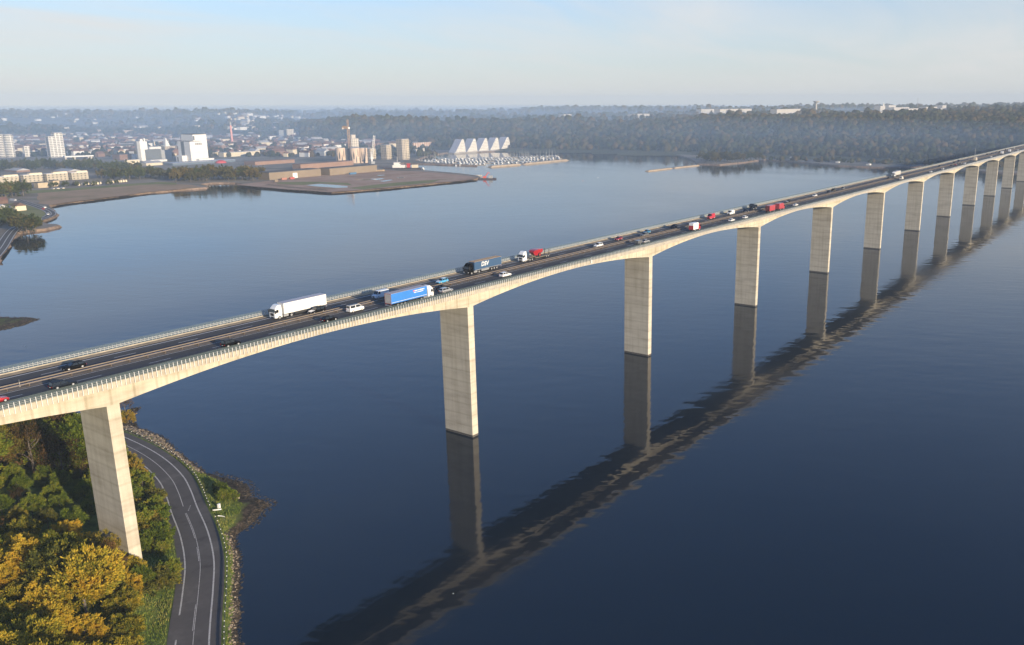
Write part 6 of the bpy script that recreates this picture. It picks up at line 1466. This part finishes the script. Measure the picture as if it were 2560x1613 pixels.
c = GD(2293, 268, 4200); t = thing('radio_mast', 'thin radio mast on the skyline among the white factories', 'mast', c); mb = MB(); mb.tube([(0, 0, -12), (0, 0, 38)], [1.2, .6], 6); mb.build('pole', CGREY, t); mb = MB(); mb.tube([(0, 0, 36), (0, 0, 38.5)], 2.2, 8); mb.build('antenna', CGREY, t)
c = GD(2208, 268, 3850); t = thing('skyline_silo', 'pale round silo beside a white hall on the skyline', 'silo', c); mb = MB(); mb.tube([(0, 0, -12), (0, 0, 14)], 4, 14); mb.build('shell', CW, t); mb = MB(); mb.tube([(0, 0, 14), (0, 0, 18)], [2, 1], 8); mb.build('head', CW, t)
# concrete viaduct in the town
t = thing('road_viaduct', 'pale concrete road viaduct in front of the tall white tower', 'viaduct', (0, 0, 0)); A_, B2 = G(160, 399, 2), G(233, 396, 2)
mb = MB(); mb.obox(((A_ + B2) / 2).to_2d(), (B2 - A_).to_2d(), (B2 - A_).length, 12, 6.2, 8.4); mb.build('deck', CW, t)
for f_ in (.05, .35, .82, .92): p = A_.lerp(B2, f_); mb = MB(); mb.obox(p.to_2d(), (B2 - A_).to_2d(), 2.5, 9, 0, 6.2); mb.build('pier', CCONC, t)
# waterfront rows on the left
FT = facade('cream_row_facade', (.40, .355, .28), (.07, .07, .07), 5.0, 3.1, .36, .48)
for a, b_, vb, vt, lb in ((-6, 49, 459, 443.5, 'flat roofed cream row house at the left picture edge'), (61, 109, 456, 438.5, 'flat roofed cream row house, second from the left'), (119, 172, 453, 435.5, 'flat roofed cream row house, third from the left'), (181, 222, 449.5, 432.5, 'flat roofed cream row house, right end of the row')):
    t, lx, ly, h = block('row_house', lb, 'row house', a - 8, a, b_, vb, vt, FT, CW, group='cream row houses behind the reed marsh'); extra(t, 'roof_terrace', lx * .35, lx, 1.5, ly - 1, h + .4, h + 2.2, CCREAM)
for a, b_, vb, vt, lb in ((96, 122, 470, 457.5, 'beige cube house in front of the cream rows'), (52, 77, 473, 461, 'beige house with white balconies in front of the cream rows'), (23, 47, 469, 459, 'low beige house left of the house with white balconies'), (134, 150, 466, 452, 'narrow beige end wall house right of the beige cube')): block('beige_house', lb, 'house', a - 3, a, b_, vb, vt, plain('beige_brick', (.42, .34, .24), .85, var=.1, scale=.2), CDK, ly=11)
for a, b_, vb, lb in ((193, 224, 464, 'dark roofed terrace with white gables, left one'), (226, 255, 462, 'dark roofed terrace with white gables, second'), (266, 292, 458.5, 'dark roofed terrace with white gables, third'), (293, 318, 456, 'dark roofed terrace with white gables, right one')):
    t, lx, ly, h = block('dark_roof_terrace', lb, 'row house', None, a, b_, vb, vb - 11, CBRK, CDK, ly=14, gable=5.5, group='dark roofed terraces behind the marsh')
    for k in range(4): x = lx * (k + .5) / 4; mb = MB(); mb.loft([[(x - 1.1, y, 0), (x + 1.1, y, 0), (x + 1.1, y, 2.0), (x, y, 3.2), (x - 1.1, y, 2.0)] for y in (-1.2, 0)]); mb.build('white_gable', CCREAM, t)
for a, b_, vb, lb in ((133, 140, 472.5, 'white garden shed before the cream rows, left'), (142, 153, 472, 'white garden shed before the cream rows, middle'), (156, 165, 471, 'white garden shed before the cream rows, right')): block('garden_shed', lb, 'shed', None, a, b_ - 3, vb, vb - 3, CCREAM, CROOF, ly=5, gable=1)
for a, b_, vb, vt, lb in ((-20, 52, 427, 416, 'big grey roofed shed at the left edge behind the cream rows'), (42, 76, 431, 421.5, 'hall with hipped grey roof right of the big grey shed'), (166, 208, 431, 424, 'long dark barn with pale roof edge behind the row houses')): block('grey_shed', lb, 'warehouse', None, a, b_, vb, vt, CBRK, CROOF, ly=40, gable=3)
for a, b_, vb, vt, wl, rf_, lb in ((-4, 21, 529, 512, CCREAM, CROOF, 'cream gabled house at the left edge on the near headland'), (40, 66.5, 527.5, 507.5, CCREAM, CBRN, 'cream gabled house on the near headland beside the road'), (-6, 21, 510, 494, CBRN, CRED, 'red roofed brick house behind the cream houses on the near headland'), (22, 40, 524, 515, CCREAM, CROOF, 'low cream annex between the two cream houses'), (32, 45, 502, 497.5, CW, CROOF, 'white low house behind the near headland houses')): block('headland_house', lb, 'house', a - 6, a, b_, vb, vt, wl, rf_, ly=10, gable=3.2)
# far-left coast road
CR = [Vector((p.x, p.y, 0)) for p in catmull([(p.x, p.y) for p in gp([(-30, 660), (0, 615), (20, 588), (33, 576), (50, 566), (75, 556), (100, 547), (122, 539), (128, 532), (118, 525), (95, 516), (70, 507), (40, 498)], 2)], 6)] if False else None
cl = catmull([G(u, v, 2.0) for u, v in [(-40, 668), (0, 622), (18, 594), (31, 577), (46, 567), (70, 558), (98, 549), (120, 541), (128, 534), (120, 526), (98, 517), (70, 508), (40, 499)]], 6)
mb = MB(); mb.strip(offset_line(cl, -4.5, 2.06), offset_line(cl, 4.5, 2.06)); o = mb.build('shore_road', ASPH); setting(o, 'structure', 'grey road along the left headland')
mb = MB()
for d_ in (-3.9, -.1, 3.6): mb.strip(offset_line(cl, d_, 2.068), offset_line(cl, d_ + .35, 2.068))
mb.build('shore_road_markings', LINE, o)
for u, v, m_, d_, lb in ((104, 550, WHITE, 1, 'white car on the headland road, lower one'), (127, 536.5, WHITE, -1, 'white car in the bend of the headland road'), (114, 519.5, WHITE, 1, 'white car on the upper headland road'), (88, 556, WHITE, 1, 'white van on the headland road below the bend'), (102, 524, REDP, -1, 'red car on the upper headland road')):
    t = car(lb, m_, 'estate', 4.8, 1.9, 1.7); p = G(u, v, 2.08); i = min(range(len(cl) - 1), key=lambda k: (cl[k] - p).length); dr = cl[i + 1] - cl[i]; q_ = cl[i] + (p - cl[i]) * .0 + Vector((dr.y, -dr.x, 0)).normalized() * (2 * d_); t.location = (q_.x, q_.y, 2.07); t.rotation_euler = (0, 0, math.atan2(dr.y * d_, dr.x * d_))
# ------------------------------------------------------------------ houses of the town: each one a thing (walls and roof), the rest far behind as one mass
HM = {}
def house_mesh(w, d, h, rh, wall, roof):
    k = (w, d, h, rh, wall.name, roof.name)
    if k not in HM:
        a = MB().box(-w / 2, w / 2, -d / 2, d / 2, -6, h); b_ = MB().loft([[(x, -d / 2 - .3, h), (x, d / 2 + .3, h), (x, 0, h + rh)] for x in (-w / 2 - .3, w / 2 + .3)])
        HM[k] = (a.mesh('wall', wall), b_.mesh('roof', roof))
    return HM[k]
SH = [(11, 8, 4.5, 3.4), (14, 9, 6, 3.8), (9, 8, 6.5, 3.2), (22, 11, 8, 4.2), (30, 12, 9, 4.5), (12, 10, 9, 3.5)]
WALLS = [(CW, 'white'), (CCREAM, 'cream'), (CBRK, 'brick'), (CSAL, 'salmon'), (CW, 'white')]; ROOFS = [(CRED, 'red'), (CBRN, 'brown'), (CDK, 'dark'), (CRED, 'red'), (CROOF, 'grey')]
rh_ = random.Random(33); placed = []
def house(u, v, zf, label_place, wall, roof, shape, grp, D=None):
    p = G(u, v, 2.0) if D is None else GD(u, v, D)
    if D is not None: p.z = max(2.0, ground_z(p.x, p.y))
    if any((p.x - a) ** 2 + (p.y - b_) ** 2 < 200 for a, b_ in placed): return
    placed.append((p.x, p.y)); wm_, rm_ = house_mesh(*shape, wall[0], roof[0])
    big = 'long ' if shape[0] > 20 else ('tall ' if shape[2] > 6.2 else 'small ')
    t = thing('house', f'{big}{wall[1]} house with {roof[1]} roof {label_place}', 'house', (p.x, p.y, p.z), rh_.choice((0, math.pi / 2)) + rh_.uniform(-.3, .3), grp)
    link(bpy.data.objects.new('wall', wm_), t); link(bpy.data.objects.new('roof', rm_), t)
for k in range(150):
    u = rh_.uniform(-20, 1090); v = 346 + 46 * rh_.random() ** 1.2
    if 440 < u < 530 and v > 380 or 346 < u < 430 and v > 375 or 115 < u < 168 and v > 380 or 840 < u < 915 and v > 370: continue
    if u > 940 and v > 372: continue
    pl = ('behind the round towers' if u < 110 else 'between tower and silos' if u < 330 else 'behind the silos' if u < 540 else 'below the hospital' if u < 760 else 'near the brick drums' if u < 900 else 'behind the harbour towers')
    row = 'in the rear rows' if v < 358 else ('amid the roofs' if v < 374 else 'in the front rows')
    house(u, v, 0, f'{row} {pl}', rh_.choice(WALLS), rh_.choice(ROOFS), rh_.choice(SH), 'houses of the harbour town')
for k in range(105):
    u = rh_.gauss(640, 62) if k < 80 else rh_.uniform(-20, 560); D_ = rh_.uniform(3000, 4750)
    if k >= 80: D_ = rh_.uniform(3300, 5200)
    pl = ('on the slope ' + ('left of the chimney' if u < 570 else 'above the chimney' if u < 640 else 'above the hospital' if u < 720 else 'beyond the hospital')) if k < 80 else 'on the far hazy slope'
    pl += ', low down' if D_ < 3600 else (', halfway up' if D_ < 4200 else ', near the top')
    house(u, 300, 0, pl, rh_.choice(WALLS[:2] + WALLS[4:]), rh_.choice(ROOFS[2:]), rh_.choice(SH), 'houses on the hazy hillside', D_)
n_ = 900; uu = np.array([rh_.uniform(-60, 1060) for _ in range(n_)]); vv = np.array([341 + 48 * rh_.random() ** 1.35 for _ in range(n_)])
mbw = MB()
for u, v in zip(uu, vv):
    if (440 < u < 530 or 346 < u < 430 or 115 < u < 168) and v > 372 or (u > 840 and v > 368): continue
    p = G(u, v, 2.0); w_, d_, h_, r0 = rh_.choice(SH); a = rh_.choice((0, math.pi / 2)) + rh_.uniform(-.3, .3); ca, sa = math.cos(a), math.sin(a)
    T = lambda x, y, z: (p.x + x * ca - y * sa, p.y + x * sa + y * ca, 2 + z)
    wi, ri = rh_.choice((0, 0, 1, 2, 3)), rh_.choice((4, 4, 5, 5, 6, 7))
    c8 = [T(sx * w_ / 2, sy * d_ / 2, z) for z in (-1, h_) for sx, sy in ((-1, -1), (1, -1), (1, 1), (-1, 1))]
    mbw.add(c8, [(0, 1, 5, 4), (1, 2, 6, 5), (2, 3, 7, 6), (3, 0, 4, 7)], wi)
    rv = [T(sx * (w_ / 2 + .3), y, z) for sx in (-1, 1) for y, z in ((-d_ / 2 - .3, h_), (d_ / 2 + .3, h_), (0, h_ + r0))]
    mbw.add(rv, [(0, 1, 4, 3), (1, 2, 5, 4), (2, 0, 3, 5), (0, 2, 1), (3, 4, 5)], ri)
setting(mbw.build('distant_houses', [CW, CCREAM, CBRK, CSAL, CRED, CBRN, CDK, CROOF]), 'stuff', 'dense roofs of the rest of the town')
# ------------------------------------------------------------------ single trees along the town shore and on the points
tk = {}
def far_tree_mesh(seed, tint):
    cm = crown_mesh('crown', seed, 4.7, 6.2, 75, 14, tint, 1.5, 1.1); tm = trunk_mesh('trunk', seed, 12, 3.6, .32); return cm, tm
FG_ = leaf_mat('far_green_leaves', [(0.22, (.022, .036, .012)), (0.5, (.055, .075, .020)), (0.8, (.10, .11, .03))], .25); FO_ = leaf_mat('far_olive_leaves', [(0.22, (.035, .042, .014)), (0.5, (.10, .092, .03)), (0.8, (.19, .13, .04))], .25)
FT_ = [far_tree_mesh(200 + i, (FG_, FO_, FG_, FO_, LEAF_D)[i]) for i in range(5)]
TN = ['green', 'olive', 'dark green', 'yellowish', 'brown']
def far_tree(u, v, h, i, place_, grp='trees along the far shores', z=2.0, wide=1.0):
    p = G(u, v, z); s = h / 12; t = thing('broadleaf_tree', f'{TN[i]} tree {place_}', 'tree', (p.x, p.y, z - .1), rh_.uniform(0, 6.28), grp); t.scale = (s * wide, s * wide, s)
    o = link(bpy.data.objects.new('crown', FT_[i][0]), t); o.location = (0, 0, 5.6); link(bpy.data.objects.new('trunk', FT_[i][1]), t)
def belt(n_, u0, u1, vf, h0, h1, place_, ks=(0, 1, 2, 3, 4), jit=3):
    for k in range(n_):
        u = u0 + (u1 - u0) * (k + rh_.random()) / n_; f_ = (k + .5) / n_
        where_ = 'left part' if f_ < .34 else ('middle' if f_ < .67 else 'right part')
        far_tree(u, vf(u) + rh_.uniform(-jit, jit), rh_.uniform(h0, h1), rh_.choice(ks), f'{place_}, {where_}', wide=rh_.uniform(.9, 1.25))
belt(40, -10, 345, lambda u: 424 - (u - 170) * .005 + (8 if u > 250 else 0), 12, 17, 'in the belt behind the cream row houses', (0, 2, 2, 1))
belt(22, 250, 470, lambda u: 447 - (u - 250) * .02, 10, 16, 'in the grove behind the dark terraces', (0, 1, 2, 3, 3))
belt(30, 440, 640, lambda u: 452 - (u - 440) * .02, 13, 19, 'in the grove at the inlet', (1, 3, 1, 0), 4)
belt(10, 600, 660, lambda u: 436, 9, 13, 'behind the nearer tan warehouse', (1, 3))
belt(9, 120, 300, lambda u: 470 - (u - 120) * .06, 5, 8, 'in front of the row houses by the marsh', (0, 2))
belt(12, -10, 70, lambda u: 492 - u * .08, 12, 17, 'behind the houses of the near headland', (0, 2, 1))
belt(12, -10, 34, lambda u: 562 - u * .2, 10, 14, 'in the dark clump beside the left coast road', (0, 2, 1))
belt(12, 40, 92, lambda u: 576, 9, 13, 'on the small headland below the cream house', (1, 0, 1), 5)
belt(24, 1752, 1900, lambda u: 404 - abs(u - 1800) * .03, 11, 18, 'on the wooded point behind the straight breakwater', (1, 0, 3, 1), 5)
def bank_wood(n_, u0, u1, vf, size, label, seed):
    U = [rh_.uniform(u0, u1) for _ in range(n_)]; P = [G(u, vf(u) + rh_.uniform(-3, 2), 2) for u in U]; s = size * rf.uniform(.6, 1.4, n_)
    blob_forest('woodland', [p.x for p in P], [p.y for p in P], [2 + k * .8 for k in s], s, WOOD, label, seed)
bank_wood(110, 1900, 2560, lambda u: 398 + (u - 1900) * .035, 3.6, 'bushes and small trees along the far shore road', 21)
bank_wood(150, 1300, 1745, lambda u: 368 + (u - 1300) * .03, 4.2, 'trees lining the far bank below the forest', 22)
